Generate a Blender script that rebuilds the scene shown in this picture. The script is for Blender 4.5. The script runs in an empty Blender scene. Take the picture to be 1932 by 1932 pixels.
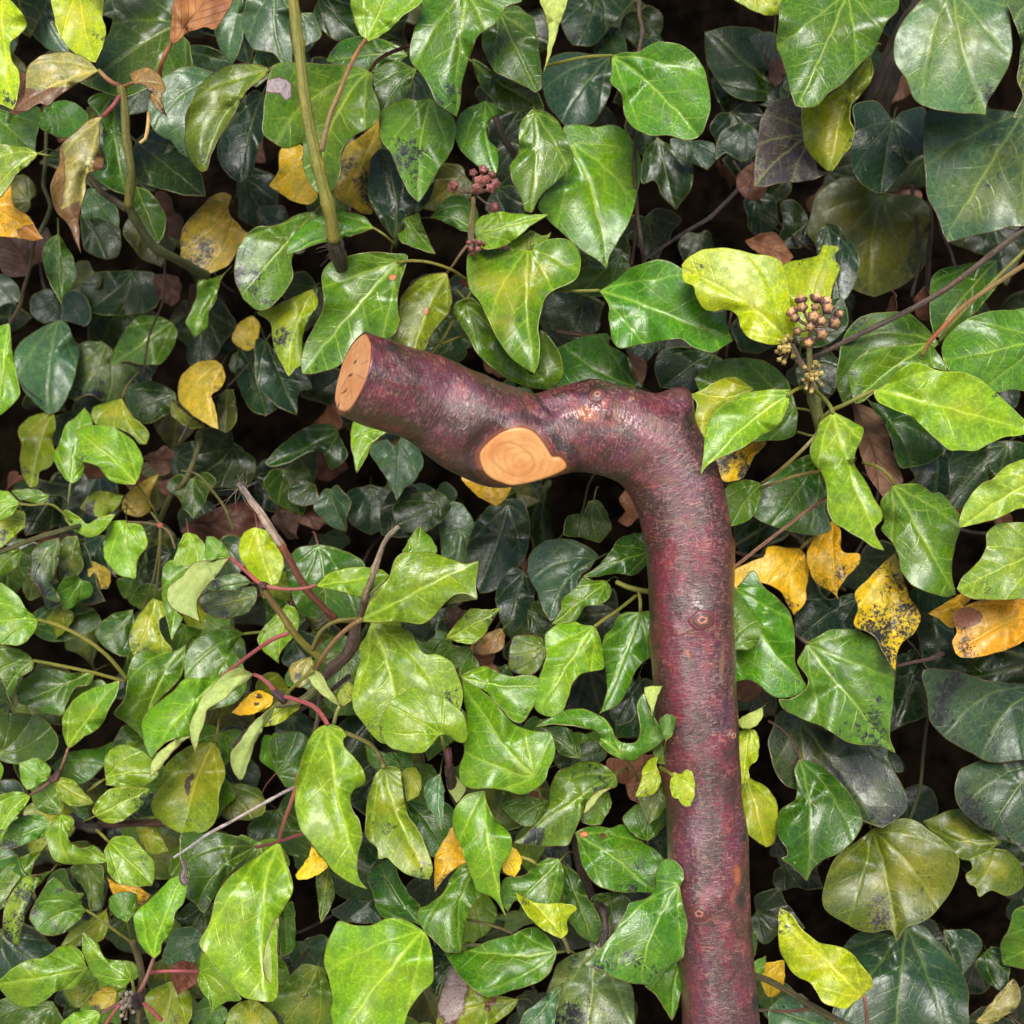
import bpy, bmesh, math, random
import numpy as np
from mathutils import Vector, Matrix, noise
from mathutils.geometry import delaunay_2d_cdt

random.seed(7)
C = bpy.context.scene.collection
sc = bpy.context.scene

# ------------------------------------------------------------ camera
CAM_H, PITCH = 1.15, math.radians(4)
F = 2222.0            # focal length for a 1932 unit wide picture
cam_d = bpy.data.cameras.new('camera')
cam = bpy.data.objects.new('camera', cam_d); C.objects.link(cam)
cam.location = (0, 0, CAM_H)
cam.rotation_euler = (math.pi/2 - PITCH, 0, 0)
cam_d.sensor_width = 36; cam_d.lens = F/1932*36
cam_d.clip_start = 0.01; cam_d.clip_end = 100
cam_d.dof.use_dof = True; cam_d.dof.focus_distance = 0.470; cam_d.dof.aperture_fstop = 12
sc.camera = cam

# ------------------------------------------------------------ daylight (soft overcast, from above and behind the viewer)
SUN_EL, SUN_AZ = math.radians(36), math.radians(-4)     # azimuth measured from the viewer's back
world = bpy.data.worlds.new('World'); sc.world = world; world.use_nodes = True
wn = world.node_tree
bg = wn.nodes['Background']; bg.inputs['Strength'].default_value = 0.055
sky = wn.nodes.new('ShaderNodeTexSky'); sky.sky_type = 'NISHITA'; sky.sun_disc = False
sky.sun_elevation = SUN_EL; sky.air_density = 1.0; sky.dust_density = 3.0; sky.ozone_density = 1.6
sund = Vector((math.sin(SUN_AZ)*math.cos(SUN_EL), -math.cos(SUN_AZ)*math.cos(SUN_EL), math.sin(SUN_EL)))
sky.sun_rotation = math.atan2(sund.x, sund.y)
wn.links.new(sky.outputs[0], bg.inputs[0])
sun_d = bpy.data.lights.new('sun', 'SUN'); sun_d.energy = 1.5; sun_d.angle = math.radians(35)
sun_d.color = (1.0, 0.98, 0.94)
sun = bpy.data.objects.new('sun', sun_d); C.objects.link(sun)
sun.rotation_euler = sund.to_track_quat('Z', 'Y').to_euler(); sun.location = sund*3
sc.view_settings.view_transform = 'Standard'; sc.view_settings.look = 'None'
sc.view_settings.exposure = 1.28; sc.view_settings.gamma = 1
sc.cycles.max_bounces = 5; sc.cycles.diffuse_bounces = 3; sc.cycles.glossy_bounces = 2

# ------------------------------------------------------------ places: picture units (0..1932) + distance -> a point in the world
RC = Matrix.Rotation(math.pi/2 - PITCH, 3, 'X')
RCn = np.array(RC)
CAMP = np.array((0, 0, CAM_H))
def P(u, v, d):
    return Vector(RCn @ np.array(((u-966)/F*d, -(v-966)/F*d, -d)) + CAMP)
def PN(uv, d):
    q = np.stack([(uv[:, 0]-966)/F*d, -(uv[:, 1]-966)/F*d, -d], 1)
    return q @ RCn.T + CAMP
def LD(k): return 0.445 + 0.0075*k + (0.0009*(k-9)**1.45 if k > 9 else 0)
DMM = 0.00021         # one picture unit is about 0.21 mm on the hedge

LEAVES = '''
a lime 6 0,-40 27,208 -30,-10 8,-5 30,10 50,45 38,65 20,80 22,110 35,135 37,160 32,185 25,207 10,200 -10,190 -40,100
a blue 14 70,-20 132,98 33,-10 38,30 50,45 70,75 100,97 132,98 120,70 103,30 100,0 95,-20
a lime 9 150,-22 180,118 100,-10 102,30 112,65 130,90 150,107 180,118 190,95 200,62 193,30 192,-10 150,-25
a mid 12 345,40 160,160 215,-15 215,30 205,62 190,90 182,120 150,155 190,172 215,180 240,183 285,165 330,155 360,130 360,100 357,80 340,60 336,30 335,-10 280,-25
x dead 5 322,84 400,-20 333,-10 322,45 320,80 328,82 350,65 385,50 405,55 435,10 435,-12 380,-25
a olive 4 187,133 27,210 187,133 165,112 140,100 115,98 80,104 52,125 48,150 45,180 25,210 50,209 75,195 90,200 120,175 160,150
a olive 4 195,219 152,478 195,219 170,225 140,250 115,275 110,310 97,345 98,375 110,405 125,420 140,450 152,478 150,440 150,410 162,355 165,330 190,318 196,300 188,265 187,235
a olivebrown 3 248,157 315,218 245,140 255,132 280,127 300,140 312,165 305,185 315,218 300,210 285,190 283,175 270,160 252,157
a blue2 10 410,150 352,300 305,148 340,128 375,127 410,140 420,170 400,230 360,300 340,290 325,268 300,255 282,230 280,200 290,170
a midsoot 7 505,135 384,325 350,225 357,200 375,165 405,135 440,121 480,120 505,128 500,145 470,165 455,190 430,235 410,265 398,295 390,322 380,325 362,308 350,280 348,255
m blue 13 458,-20 430,120 455,-10 415,20 405,45 410,80 425,110 440,120 450,100 458,70 460,20
b blue 11 520,-30 535,120 460,20 456,50 472,85 483,95 515,100 530,118 550,120 548,60 545,-10 475,-10
m darkblue 15 495,180 455,344 480,170 450,200 420,250 410,275 412,300 430,330 455,344 475,330 483,300 500,240 500,180
a dark 14 255,265 385,370 255,265 300,240 350,290 380,330 387,370 350,368 300,355 260,340 250,300
a green 9 -20,210 68,290 -20,200 0,205 30,215 70,200 77,225 68,260 68,290 40,300 -20,290
a brightpale 5 72,290 -15,372 -15,278 30,275 60,280 72,290 55,310 30,330 12,360 0,372 -20,370
a orange 7 -20,390 83,451 -20,365 0,372 20,350 25,385 50,405 62,420 72,440 83,450 60,455 30,448 -10,440
a mid 12 215,175 238,368 165,190 200,175 235,200 237,240 250,300 238,368 215,360 180,335 170,320 200,320 195,270 187,220
a blue2 10 175,360 225,430 160,360 190,360 222,395 225,430 210,420 185,412 155,410
a mid 11 255,345 300,460 250,350 280,360 310,400 312,430 300,460 275,445 250,410
a yellowdull 14 440,380 342,470 345,430 370,400 400,370 425,362 437,370 432,400 455,430 470,445 450,470 430,500 390,517 360,510 340,480
a dark 15 150,405 200,490 150,405 190,410 225,430 225,480 200,490 160,470
h mid 11 110,440 118,575 80,490 85,460 110,440 135,480 145,510 140,535 120,560 117,575 105,555 90,525
a green 12 100,200 60,270 90,195 130,190 165,215 160,250 120,260 90,250 70,230
m dark 16 330,100 440,200 350,90 400,90 440,120 450,160 430,200 380,190 350,140
b green 8 697,135 608,372 500,180 515,125 545,117 600,120 640,122 690,130 705,138 702,160 710,180 716,205 715,220 700,240 670,255 650,275 642,300 642,325 630,355 610,372 590,355 573,320 570,300 572,270 560,275 540,280 520,272 497,252 497,215
b bright 5 690,76 740,-50 665,-10 665,25 680,65 695,78 730,60 760,30 795,5 800,-15 740,-50
b greensheen 5 880,-25 862,221 797,-10 795,20 780,60 772,95 775,115 795,140 810,165 822,190 845,210 862,221 868,200 872,160 890,95 905,65 935,45 955,15 985,0 960,-25 880,-35
c mid 8 943,22 1015,175 943,20 975,10 990,22 1007,35 1013,60 1020,120 1022,165 1010,174 975,155 935,135 912,95 910,65 925,40
c mid 10 885,112 1027,208 890,110 910,120 960,150 1005,165 1022,190 1027,208 1000,207 950,210 925,185 900,150
c greensoot 8 812,182 790,381 762,187 790,188 812,185 835,200 857,225 859,260 845,295 822,330 800,370 790,381 770,362 750,320 735,285 718,262 717,235 722,205
c darkblue 11 742,455 715,280 715,280 735,285 760,330 785,370 810,350 828,330 825,300 815,370 790,400 770,403 755,440 740,450 720,420 698,380 695,340 700,300
c green 9 918,190 935,328 868,215 890,200 915,190 940,200 955,212 940,215 922,235 920,260 937,280 941,310 935,328 905,315 875,290 858,260 858,240
b yellow 13 585,280 509,350 530,280 570,275 580,330 600,370 580,385 550,378 507,350 525,325
b yellowdull 13 715,230 640,390 715,220 718,260 720,290 695,340 705,400 690,405 655,385 635,372 630,360 650,280 690,250
b greensoot 10 590,405 455,560 443,500 450,465 480,430 520,425 560,405 590,400 600,410 580,440 550,490 553,520 530,560 500,585 480,583 460,565 443,530
b green 9 705,430 540,483 635,398 660,400 690,410 705,430 680,440 650,448 600,460 540,483 545,455 580,420
c green 10 765,405 822,480 790,402 795,420 822,480 790,470 755,455 750,430 765,410
c green 11 812,410 895,440 812,410 840,375 870,370 900,395 905,440 870,435 830,415
c bright 7 905,438 1035,405 900,415 935,400 980,403 1035,405 1010,420 985,440 960,460 930,470 905,465 895,440
b dark 13 600,-10 680,75 590,35 600,0 640,-10 665,0 668,40 690,70 640,78 610,60
b midsheen 12 770,100 620,115 615,115 640,80 690,68 750,85 770,105 730,128 700,135
b midsheen 11 785,130 725,215 705,140 745,115 785,130 775,165 755,200 730,215 718,205
b mid 12 483,95 483,165 483,95 510,100 524,120 515,140 483,165 470,150
b blue 12 568,25 575,88 568,25 590,25 600,45 605,70 575,88 560,70
c underlime 6 1050,-15 1027,135 1020,-12 1070,-12 1055,50 1040,95 1027,135 1035,70 1028,25
m dark 18 1130,-20 1090,88 1060,-10 1195,-10 1170,30 1140,65 1120,85 1080,85 1060,50
m dark 19 1150,45 1175,110 1145,50 1170,55 1182,85 1180,110 1140,112 1120,95
m darkblue 16 1150,110 1060,236 1025,130 1060,100 1150,105 1155,160 1120,230 1065,237 1030,190
c greensheen 7 1155,105 1320,262 1155,105 1180,98 1205,97 1235,80 1248,78 1275,82 1305,97 1328,130 1340,180 1338,215 1325,250 1315,260 1290,264 1262,255 1225,255 1195,240 1178,215 1172,175 1152,155 1153,130
c greensheen 7 1008,212 1000,402 1003,207 1025,208 1050,225 1065,250 1080,290 1082,305 1065,330 1025,365 1003,402 990,398 982,370 966,340 963,310 978,285 980,235
c green 9 1080,270 1147,508 1063,240 1090,235 1120,240 1150,235 1175,243 1200,275 1210,310 1205,355 1190,410 1170,450 1150,483 1145,508 1125,490 1095,470 1060,440 1030,410 1015,390 1030,360 1080,300 1070,265
c bright 8 995,470 1040,437 960,450 990,440 1005,435 1025,445 1040,437 1030,460 1000,472 966,474
d purple 10 1530,255 1422,352 1435,225 1460,190 1490,185 1510,200 1522,260 1545,320 1560,325 1530,340 1480,345 1440,352 1422,352 1425,300 1432,250
d limesoot 6 1440,-40 1475,30 1375,-12 1385,0 1420,20 1450,30 1475,28 1487,0 1485,-15
x dead 14 1425,303 1410,378 1425,303 1400,320 1388,340 1395,362 1410,378 1435,375 1448,355 1440,330
m darkblue 15 1290,262 1335,320 1265,262 1300,265 1345,270 1350,300 1335,320 1300,305 1275,290
m darkblue 15 1405,235 1370,300 1350,300 1360,250 1400,230 1430,250 1425,290 1400,305 1370,288
m dark 16 1240,262 1275,396 1240,260 1300,300 1305,350 1275,396 1250,370 1235,340 1210,345 1215,290
m dark 17 1480,180 1340,60 1330,60 1380,50 1440,60 1480,110 1490,170 1440,190 1380,180 1335,120
m dark 18 1345,150 1480,240 1340,150 1400,120 1470,130 1490,190 1470,235 1400,240 1360,200
d greensheen 5 1600,-15 1503,203 1483,-8 1468,50 1465,85 1475,115 1485,145 1492,175 1500,200 1515,203 1540,200 1560,180 1590,158 1615,130 1645,100 1660,70 1675,40 1695,15 1690,-10 1600,-22
d yellowgreen 8 1640,108 1565,325 1515,205 1555,185 1590,158 1640,102 1648,130 1642,155 1620,185 1605,200 1603,225 1612,245 1605,275 1590,295 1570,323 1560,322 1540,305 1517,270 1514,240
d grey 7 1800,-25 1858,217 1740,0 1715,25 1695,55 1685,90 1690,120 1710,150 1720,180 1735,195 1760,205 1800,212 1840,214 1860,217 1865,190 1890,150 1905,120 1910,80 1905,30 1895,-10 1800,-22
d grey 6 1960,-20 1912,222 1903,0 1910,30 1925,80 1920,150 1930,180 1912,222 1932,218 1965,180 1965,-10
d greyblue 9 1940,205 1785,458 1750,210 1800,205 1860,205 1932,215 1965,240 1965,410 1900,430 1860,440 1790,457 1780,440 1765,400 1750,370 1745,320 1743,270
d darkblue 13 1685,228 1662,366 1610,200 1625,192 1650,190 1668,205 1685,228 1700,213 1725,203 1745,205 1750,250 1748,290 1730,295 1700,330 1670,362 1655,365 1630,350 1608,320 1605,290 1612,240
d olivedark 16 1665,368 1640,560 1590,335 1560,350 1540,370 1530,400 1523,440 1535,455 1560,500 1600,540 1650,560 1700,540 1745,500 1752,450 1752,390 1725,368 1680,366 1640,350
d darkblue 14 1560,425 1580,575 1540,450 1560,420 1580,425 1600,450 1620,480 1618,520 1600,560 1580,575 1570,560 1575,520 1550,500
x dead 13 1405,455 1492,490 1405,455 1440,440 1465,440 1497,485 1480,500 1420,470
h blue2 17 110,603 93,783 110,603 75,620 45,640 27,665 28,700 40,730 65,760 92,783 110,775 125,752 135,730 150,665 140,640 125,610
h darkblue 19 112,555 80,610 60,560 90,545 110,560 140,548 165,565 172,600 160,615 120,605 80,610 58,590
h bright 12 17,608 0,785 18,610 22,650 30,700 37,745 25,762 0,785 -20,780 -20,620 0,615
h greensheen 16 328,605 207,692 262,597 300,597 325,608 335,630 322,665 305,685 270,688 235,682 207,692 215,660 235,625
h greysoot 18 200,645 140,756 150,650 190,643 212,660 215,680 260,695 240,720 225,755 200,760 170,745 140,756 125,745 135,710
h yellowdull 15 420,685 411,810 335,735 345,705 375,683 405,680 420,690 425,710 415,735 398,745 405,765 412,810 390,800 360,780 340,760
h olivedark 17 430,735 425,817 415,740 440,735 447,780 440,805 425,817 410,805
h yellowdull 16 478,600 455,658 437,640 450,610 475,595 490,610 485,645 470,662 450,655
h green 13 440,510 367,637 438,500 415,520 375,530 370,560 355,595 350,610 367,637 390,620 395,590 410,560 415,530
h dark 19 250,515 160,585 150,540 180,515 250,510 295,520 300,570 270,590 200,595 160,585
x dead 18 310,520 322,578 290,520 330,520 343,535 335,570 322,578 300,560
h yellowgreen 16 100,778 60,920 35,808 60,785 100,775 105,800 100,830 103,860 95,880 75,890 70,915 55,920 42,895 37,870 40,840
h bright 13 133,912 160,768 160,768 175,800 150,850 160,880 150,905 135,912 120,900 100,862 110,840 125,800 145,785
h bright 12 258,914 140,812 140,812 170,803 210,805 250,830 270,865 265,895 255,912 240,915 205,905 185,880 155,870 145,855 150,835
h yellowgreen 15 230,752 277,838 175,770 230,752 240,770 255,790 280,815 277,838 265,838 240,815 200,803 180,800
h dark 17 330,745 245,780 240,730 290,720 330,740 330,770 300,790 280,800 255,790 240,765
h olivedark 16 322,755 385,806 322,755 340,770 370,795 387,806 360,808 325,785
i green 12 93,936 22,925 22,925 50,922 75,925 93,935 85,948 60,948 35,940
i bright 11 37,950 -15,990 0,925 20,930 37,950 25,970 -10,988 -20,930
i limesoot 15 235,935 155,970 150,960 165,935 190,925 235,935 215,965 180,975
i yellowdull 15 298,897 240,970 230,960 240,930 280,902 300,895 285,930 283,965 255,975
x dead 17 300,905 345,925 300,905 320,898 345,925 325,937 300,925
c greensheen 7 750,495 570,706 608,515 620,497 643,485 700,476 745,478 768,482 764,505 757,530 750,560 752,590 755,605 745,628 725,640 690,640 640,690 600,703 570,706 567,690 572,660 590,620 607,590 612,565 607,540
c olivelime 9 843,515 775,690 843,515 820,515 785,530 765,550 755,565 752,585 755,605 745,630 735,650 755,685 780,690 795,670 810,640 825,615 848,590 852,565 850,540
b yellowgreen 10 592,548 545,710 555,560 590,545 600,570 575,620 568,690 557,695 545,710 530,685 515,650 510,610 485,590 510,580
m darkblue 14 500,640 560,784 483,640 510,650 530,690 560,690 590,730 565,740 560,783 530,770 505,750 483,720
c bright 9 735,812 672,893 670,790 700,790 738,812 715,825 700,840 690,865 672,893 668,870 662,840 662,815
m blue 14 755,825 748,945 695,840 730,830 745,840 760,820 790,845 798,875 780,910 765,920 748,945 738,920 715,880 700,860
m dark 16 640,810 500,878 500,872 530,840 580,805 625,800 640,820 655,860 625,885 600,850 540,875 510,880
c yellow 11 905,885 943,955 870,900 880,915 900,935 937,955 950,945 965,920 960,880 895,880
m dark 17 590,910 548,945 545,920 570,905 595,915 600,945 570,955 545,945
m darkblue 18 700,920 700,1010 655,930 700,915 745,930 745,980 700,1010 660,985
x dead 18 545,925 600,1000 520,935 545,925 560,950 610,945 630,970 600,1000 560,985 530,965
x dead 19 350,985 480,960 340,1000 370,980 420,955 480,945 500,990 460,1020 400,1020 355,1010
c greenyellow 6 998,462 1009,706 885,478 920,470 960,470 1000,473 1030,453 1060,450 1085,462 1096,490 1090,520 1070,537 1040,550 1025,570 1015,620 1018,650 1015,690 1008,706 970,680 945,650 920,600 905,570 885,540 880,500
c greensheen 8 1130,548 1383,644 1130,548 1160,530 1190,505 1220,495 1250,490 1285,505 1305,530 1325,565 1345,590 1365,590 1375,620 1383,642 1370,650 1345,665 1310,655 1285,640 1250,643 1210,650 1170,657 1155,640 1148,600 1150,580 1140,560
e lime 5 1487,645 1286,510 1285,500 1300,485 1330,470 1370,468 1420,478 1470,490 1485,525 1492,580 1500,620 1490,648 1460,650 1430,645 1410,635 1400,620 1390,595 1370,585 1345,588 1325,580 1313,560 1308,540 1290,530
e limebright 6 1512,642 1562,464 1478,500 1510,490 1545,480 1552,462 1582,466 1573,485 1585,505 1575,530 1565,570 1560,590 1535,625 1520,640 1500,620 1490,580 1487,530
m mid 12 1200,730 1060,650 1053,655 1100,635 1145,630 1150,650 1180,670 1190,700 1200,725 1190,760 1060,760 1055,700
c green 9 880,568 1045,736 855,590 860,570 890,562 905,575 925,610 950,655 985,690 1008,705 1018,640 1020,622 1040,640 1060,680 1062,710 1043,736 1000,732 960,715 925,690 900,665 880,630
x deadtan 12 1180,658 1212,722 1180,658 1200,670 1218,680 1220,700 1212,724 1200,718 1195,700
m darkblue 13 1240,640 1212,686 1180,645 1240,638 1245,655 1215,686 1195,670
m dark 13 1350,660 1245,735 1235,690 1250,660 1310,655 1345,670 1365,680 1350,700 1310,735 1245,730
e midsheen 9 1500,770 1312,716 1310,715 1325,700 1360,680 1410,675 1450,685 1480,710 1495,740 1505,780 1500,820 1470,830 1400,830 1350,800
e yellowgreen 7 1425,733 1286,728 1286,725 1300,742 1325,735 1360,715 1385,712 1405,720 1422,735 1350,780 1335,820 1315,850 1308,800 1315,760 1300,744
e bright 2 1488,745 1322,895 1490,735 1450,735 1415,740 1380,755 1350,775 1335,800 1328,840 1325,875 1322,895 1345,870 1390,850 1430,825 1465,805 1485,770
e yellowsoot 10 1445,832 1372,910 1345,868 1380,840 1440,826 1447,835 1420,865 1412,885 1400,902 1380,908 1365,908 1355,895
e green 7 1437,912 1380,992 1435,912 1415,905 1385,910 1366,925 1370,955 1378,992 1395,990 1420,975 1432,950 1438,930
e brightedge 4 1647,737 1945,816 1647,737 1665,730 1690,705 1720,685 1745,688 1770,700 1820,703 1855,720 1890,750 1920,780 1932,790 1950,815 1925,820 1895,825 1870,835 1840,850 1810,850 1790,848 1770,830 1745,810 1720,785 1680,770 1655,755
f greensheen 6 1752,648 1603,762 1598,710 1610,685 1640,660 1700,650 1750,645 1765,660 1790,700 1745,692 1700,706 1650,740 1615,762 1605,735
f mid 9 1772,650 1590,760 1583,680 1590,640 1620,600 1660,590 1710,590 1745,615 1772,650 1720,690 1650,715 1610,760 1590,760 1577,720
f greensheen 7 1965,640 1785,680 1777,660 1790,630 1820,605 1855,590 1900,585 1965,590 1965,730 1910,735 1880,740 1855,722 1820,703 1790,698
f mid 10 1885,490 1765,635 1755,600 1760,520 1810,500 1880,490 1880,540 1810,620 1785,640 1762,632
f mid 8 1640,757 1720,880 1640,757 1680,765 1720,785 1760,820 1780,850 1760,870 1730,880 1697,880 1685,840 1670,800 1650,775
x deadtan 9 1609,760 1660,936 1607,760 1640,768 1665,790 1677,805 1680,840 1690,870 1703,900 1700,915 1665,936 1640,900 1625,860 1618,820
e bright 2 1572,777 1668,1038 1572,777 1590,785 1612,797 1630,807 1625,830 1613,855 1615,880 1635,910 1650,940 1664,966 1664,981 1651,996 1656,1016 1668,1038 1649,1033 1624,1016 1594,998 1574,986 1563,966 1561,945 1556,908 1546,888 1529,865 1529,845 1541,818 1549,793
f greensheen 5 1687,914 1803,1124 1685,915 1665,940 1660,960 1668,985 1662,998 1681,1021 1694,1048 1701,1078 1719,1103 1749,1116 1781,1126 1804,1122 1798,1091 1796,1066 1803,1028 1814,988 1810,971 1799,955 1781,935 1771,928 1759,930 1736,913 1700,913
f brightpale 4 1965,900 1809,997 1824,945 1851,913 1874,903 1899,878 1935,866 1965,866 1965,955 1932,958 1906,966 1874,981 1836,990 1809,997 1813,970
e mid 8 1545,862 1455,990 1410,960 1430,920 1470,890 1500,870 1530,858 1545,890 1557,940 1557,966 1568,1000 1530,1010 1480,1000 1440,985
f dark 12 1900,838 1795,950 1790,920 1800,850 1880,832 1935,838 1932,872 1890,888 1850,918 1810,962 1790,950
f orange 9 1512,1036 1496,1162 1380,1080 1410,1062 1440,1050 1449,1031 1480,1032 1510,1034 1520,1050 1527,1070 1522,1110 1520,1135 1498,1162 1485,1140 1470,1115 1440,1100 1410,1105 1385,1110
f orange 8 1572,983 1583,1132 1522,1045 1530,1025 1550,1000 1570,983 1585,1000 1590,1040 1622,1045 1620,1065 1597,1090 1580,1115 1583,1132 1570,1118 1545,1105 1530,1085
f yellowsoot 7 1690,1043 1690,1265 1688,1043 1680,1050 1650,1080 1625,1105 1613,1120 1618,1150 1612,1180 1650,1200 1668,1235 1690,1265 1692,1240 1700,1215 1725,1195 1737,1165 1730,1145 1715,1125 1708,1100 1700,1070
f orange 6 1965,1150 1803,1232 1798,1160 1810,1150 1855,1130 1932,1120 1965,1125 1965,1190 1932,1210 1895,1227 1855,1238 1815,1241 1803,1232 1797,1210 1805,1190
f yellow 7 1838,1122 1751,1157 1751,1157 1780,1140 1810,1122 1840,1120 1820,1145 1798,1185 1775,1170
f brightpale 4 1965,1040 1806,1112 1805,1110 1815,1090 1840,1065 1860,1035 1862,1005 1885,988 1932,985 1965,990 1965,1130 1932,1130 1880,1132 1840,1130 1815,1120
g greensoot 7 1523,1216 1689,1420 1523,1213 1545,1200 1570,1187 1610,1188 1640,1200 1660,1215 1668,1240 1685,1265 1688,1290 1684,1330 1680,1370 1680,1395 1689,1420 1660,1408 1620,1405 1590,1395 1550,1370 1510,1355 1480,1340 1470,1320 1490,1320 1520,1300 1525,1280 1505,1250 1510,1235
f greensheen 8 1385,1110 1526,1298 1370,1120 1391,1106 1421,1076 1435,1100 1449,1113 1474,1136 1494,1163 1499,1203 1501,1253 1514,1281 1526,1298 1506,1311 1469,1317 1449,1308 1416,1283 1370,1283 1360,1200
f green 7 1375,1228 1437,1170 1375,1095 1391,1116 1406,1141 1436,1178 1438,1191 1428,1213 1411,1226 1370,1225
g darkblue 12 1620,1130 1510,1205 1525,1085 1560,1130 1610,1120 1625,1160 1618,1195 1560,1195 1520,1215 1498,1180
g dark 12 1965,1240 1735,1150 1720,1115 1800,1130 1800,1185 1810,1235 1850,1236 1932,1215 1965,1215 1965,1290 1880,1288 1810,1272 1750,1262 1735,1210
g greyblue2 10 1965,1300 1850,1440 1740,1275 1750,1262 1800,1265 1870,1285 1965,1290 1965,1420 1920,1435 1870,1438 1830,1420 1780,1390 1755,1360 1750,1320
g dark 14 1735,1225 1690,1372 1690,1265 1720,1225 1740,1260 1752,1330 1750,1350 1690,1372
g greysoot2 10 1510,1355 1660,1565 1449,1405 1460,1370 1475,1340 1530,1365 1590,1390 1670,1405 1675,1430 1685,1449 1710,1500 1712,1520 1705,1535 1665,1562 1620,1545 1560,1500 1480,1480
g midsheen 8 1511,1430 1522,1663 1500,1449 1503,1490 1500,1510 1470,1530 1465,1560 1470,1580 1483,1600 1485,1615 1475,1620 1495,1635 1510,1650 1522,1663 1530,1645 1550,1625 1590,1605 1615,1580 1627,1550 1620,1525 1600,1495 1580,1470 1555,1449 1530,1435 1511,1430
g olivegreen 9 1645,1568 1692,1776 1650,1562 1700,1545 1730,1550 1765,1575 1795,1600 1810,1620 1808,1645 1795,1680 1770,1715 1740,1740 1710,1750 1692,1776 1680,1755 1640,1760 1600,1745 1560,1720 1552,1700 1555,1670 1570,1630 1590,1605 1620,1585
g olivegreen 11 1885,1588 1740,1550 1740,1550 1790,1530 1815,1527 1840,1550 1885,1580 1888,1590 1875,1600 1900,1605 1925,1630 1932,1670 1900,1690 1870,1680 1848,1692 1842,1675 1828,1668 1822,1650 1835,1640 1830,1625 1815,1622 1780,1590
g greyblue2 10 1965,1440 1870,1570 1815,1450 1803,1475 1802,1500 1815,1530 1850,1560 1880,1570 1932,1592 1965,1590 1965,1430 1870,1430
g darkblue2 11 1710,1750 1680,1995 1590,1790 1620,1760 1660,1760 1690,1765 1710,1745 1740,1745 1765,1770 1800,1810 1825,1860 1828,1900 1820,1950 1750,1990 1650,1990 1570,1950 1585,1850
g lime 2 1630,1878 1472,1712 1471,1713 1494,1726 1506,1746 1529,1766 1549,1780 1579,1784 1604,1796 1624,1819 1639,1839 1646,1850 1644,1864 1630,1878 1611,1891 1596,1903 1574,1900 1551,1889 1541,1871 1524,1851 1499,1839 1484,1819 1471,1791 1468,1761
g yellowgreen 8 1408,1468 1445,1599 1390,1486 1416,1469 1441,1481 1462,1505 1468,1530 1468,1570 1458,1593 1445,1599 1413,1576 1395,1560
g limebright 8 1415,1372 1402,1482 1385,1390 1410,1372 1430,1385 1430,1430 1412,1449 1414,1470 1400,1482 1385,1450
g underlime 8 1438,1336 1396,1362 1390,1360 1415,1345 1438,1335 1440,1350 1425,1370 1400,1374
g mid 8 1410,1736 1418,1812 1400,1730 1413,1736 1428,1764 1426,1799 1416,1812 1400,1800
g bright 7 1421,1848 1446,1802 1446,1803 1441,1834 1428,1849 1415,1846 1416,1819
g blue2 6 1575,1945 1452,1902 1450,1905 1475,1880 1510,1875 1530,1890 1560,1910 1580,1945 1460,1955
g yellow 9 1480,1815 1455,1880 1440,1820 1480,1812 1480,1850 1470,1875 1450,1882 1435,1850
g darkblue 14 1785,1755 1815,1840 1780,1755 1830,1755 1853,1780 1840,1810 1815,1840 1795,1800
g olive 12 1845,1925 1912,1845 1840,1928 1880,1880 1912,1845 1925,1870 1920,1900 1890,1920 1860,1935
g dark 13 1860,1790 1930,1850 1840,1820 1870,1785 1900,1795 1905,1830 1895,1870 1860,1850
i bright 12 218,968 125,975 120,962 125,985 145,1005 175,1014 200,995 218,970 190,975 165,988 148,975
i bright 12 238,982 255,1092 200,1010 205,985 235,982 265,990 277,1015 275,1035 260,1055 258,1080 255,1092 225,1085 205,1065 195,1045
i limesoot 12 48,985 -20,1030 0,962 45,964 48,995 30,1010 0,1035 -20,1030 -20,960
i green 12 42,1038 -15,1100 -20,1030 10,1028 42,1038 35,1065 10,1085 -20,1100
i greysoot 13 113,1018 113,1138 60,1040 85,1020 110,1015 115,1040 108,1070 100,1100 115,1130 110,1138 85,1130 70,1105 57,1090 60,1060
i olivegreen 15 145,1012 130,1100 115,1020 145,1010 155,1050 155,1075 130,1100 112,1090
i darkblue 16 200,1010 222,1090 160,1015 200,1010 200,1050 222,1090 190,1075 165,1045
i yellowdull 15 175,1050 195,1112 165,1055 205,1075 205,1108 190,1112 168,1090
i mid 15 278,1040 235,1130 222,1092 258,1085 275,1040 278,1080 262,1115 235,1130 225,1115
i bright 9 72,1169 -25,1180 0,1100 25,1115 42,1135 50,1150 72,1168 65,1190 50,1210 30,1218 0,1215 -20,1215 -20,1105
i greensoot 10 63,1246 4,1348 0,1218 30,1222 55,1235 64,1248 60,1265 40,1278 28,1300 22,1330 4,1348 -20,1350 -20,1220
i bright 8 128,1413 225,1285 128,1413 118,1380 120,1350 135,1325 160,1305 195,1292 225,1285 222,1305 205,1340 190,1370 160,1390 140,1405
i greensoot 12 180,1265 40,1325 30,1300 45,1280 80,1260 140,1270 180,1265 170,1290 140,1300 125,1330 115,1350 80,1345 35,1325
i limepale 13 292,1127 250,1236 290,1128 310,1140 313,1160 300,1170 305,1200 325,1225 310,1230 280,1228 252,1236 243,1210 250,1180 270,1150
i mid 15 250,1152 190,1215 180,1190 210,1160 250,1150 255,1180 245,1200 250,1235 220,1235 190,1215
i green 11 350,1218 272,1396 250,1240 270,1228 300,1228 330,1228 350,1215 345,1270 320,1300 290,1330 270,1370 272,1396 240,1365 215,1345 235,1320 240,1280
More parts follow.
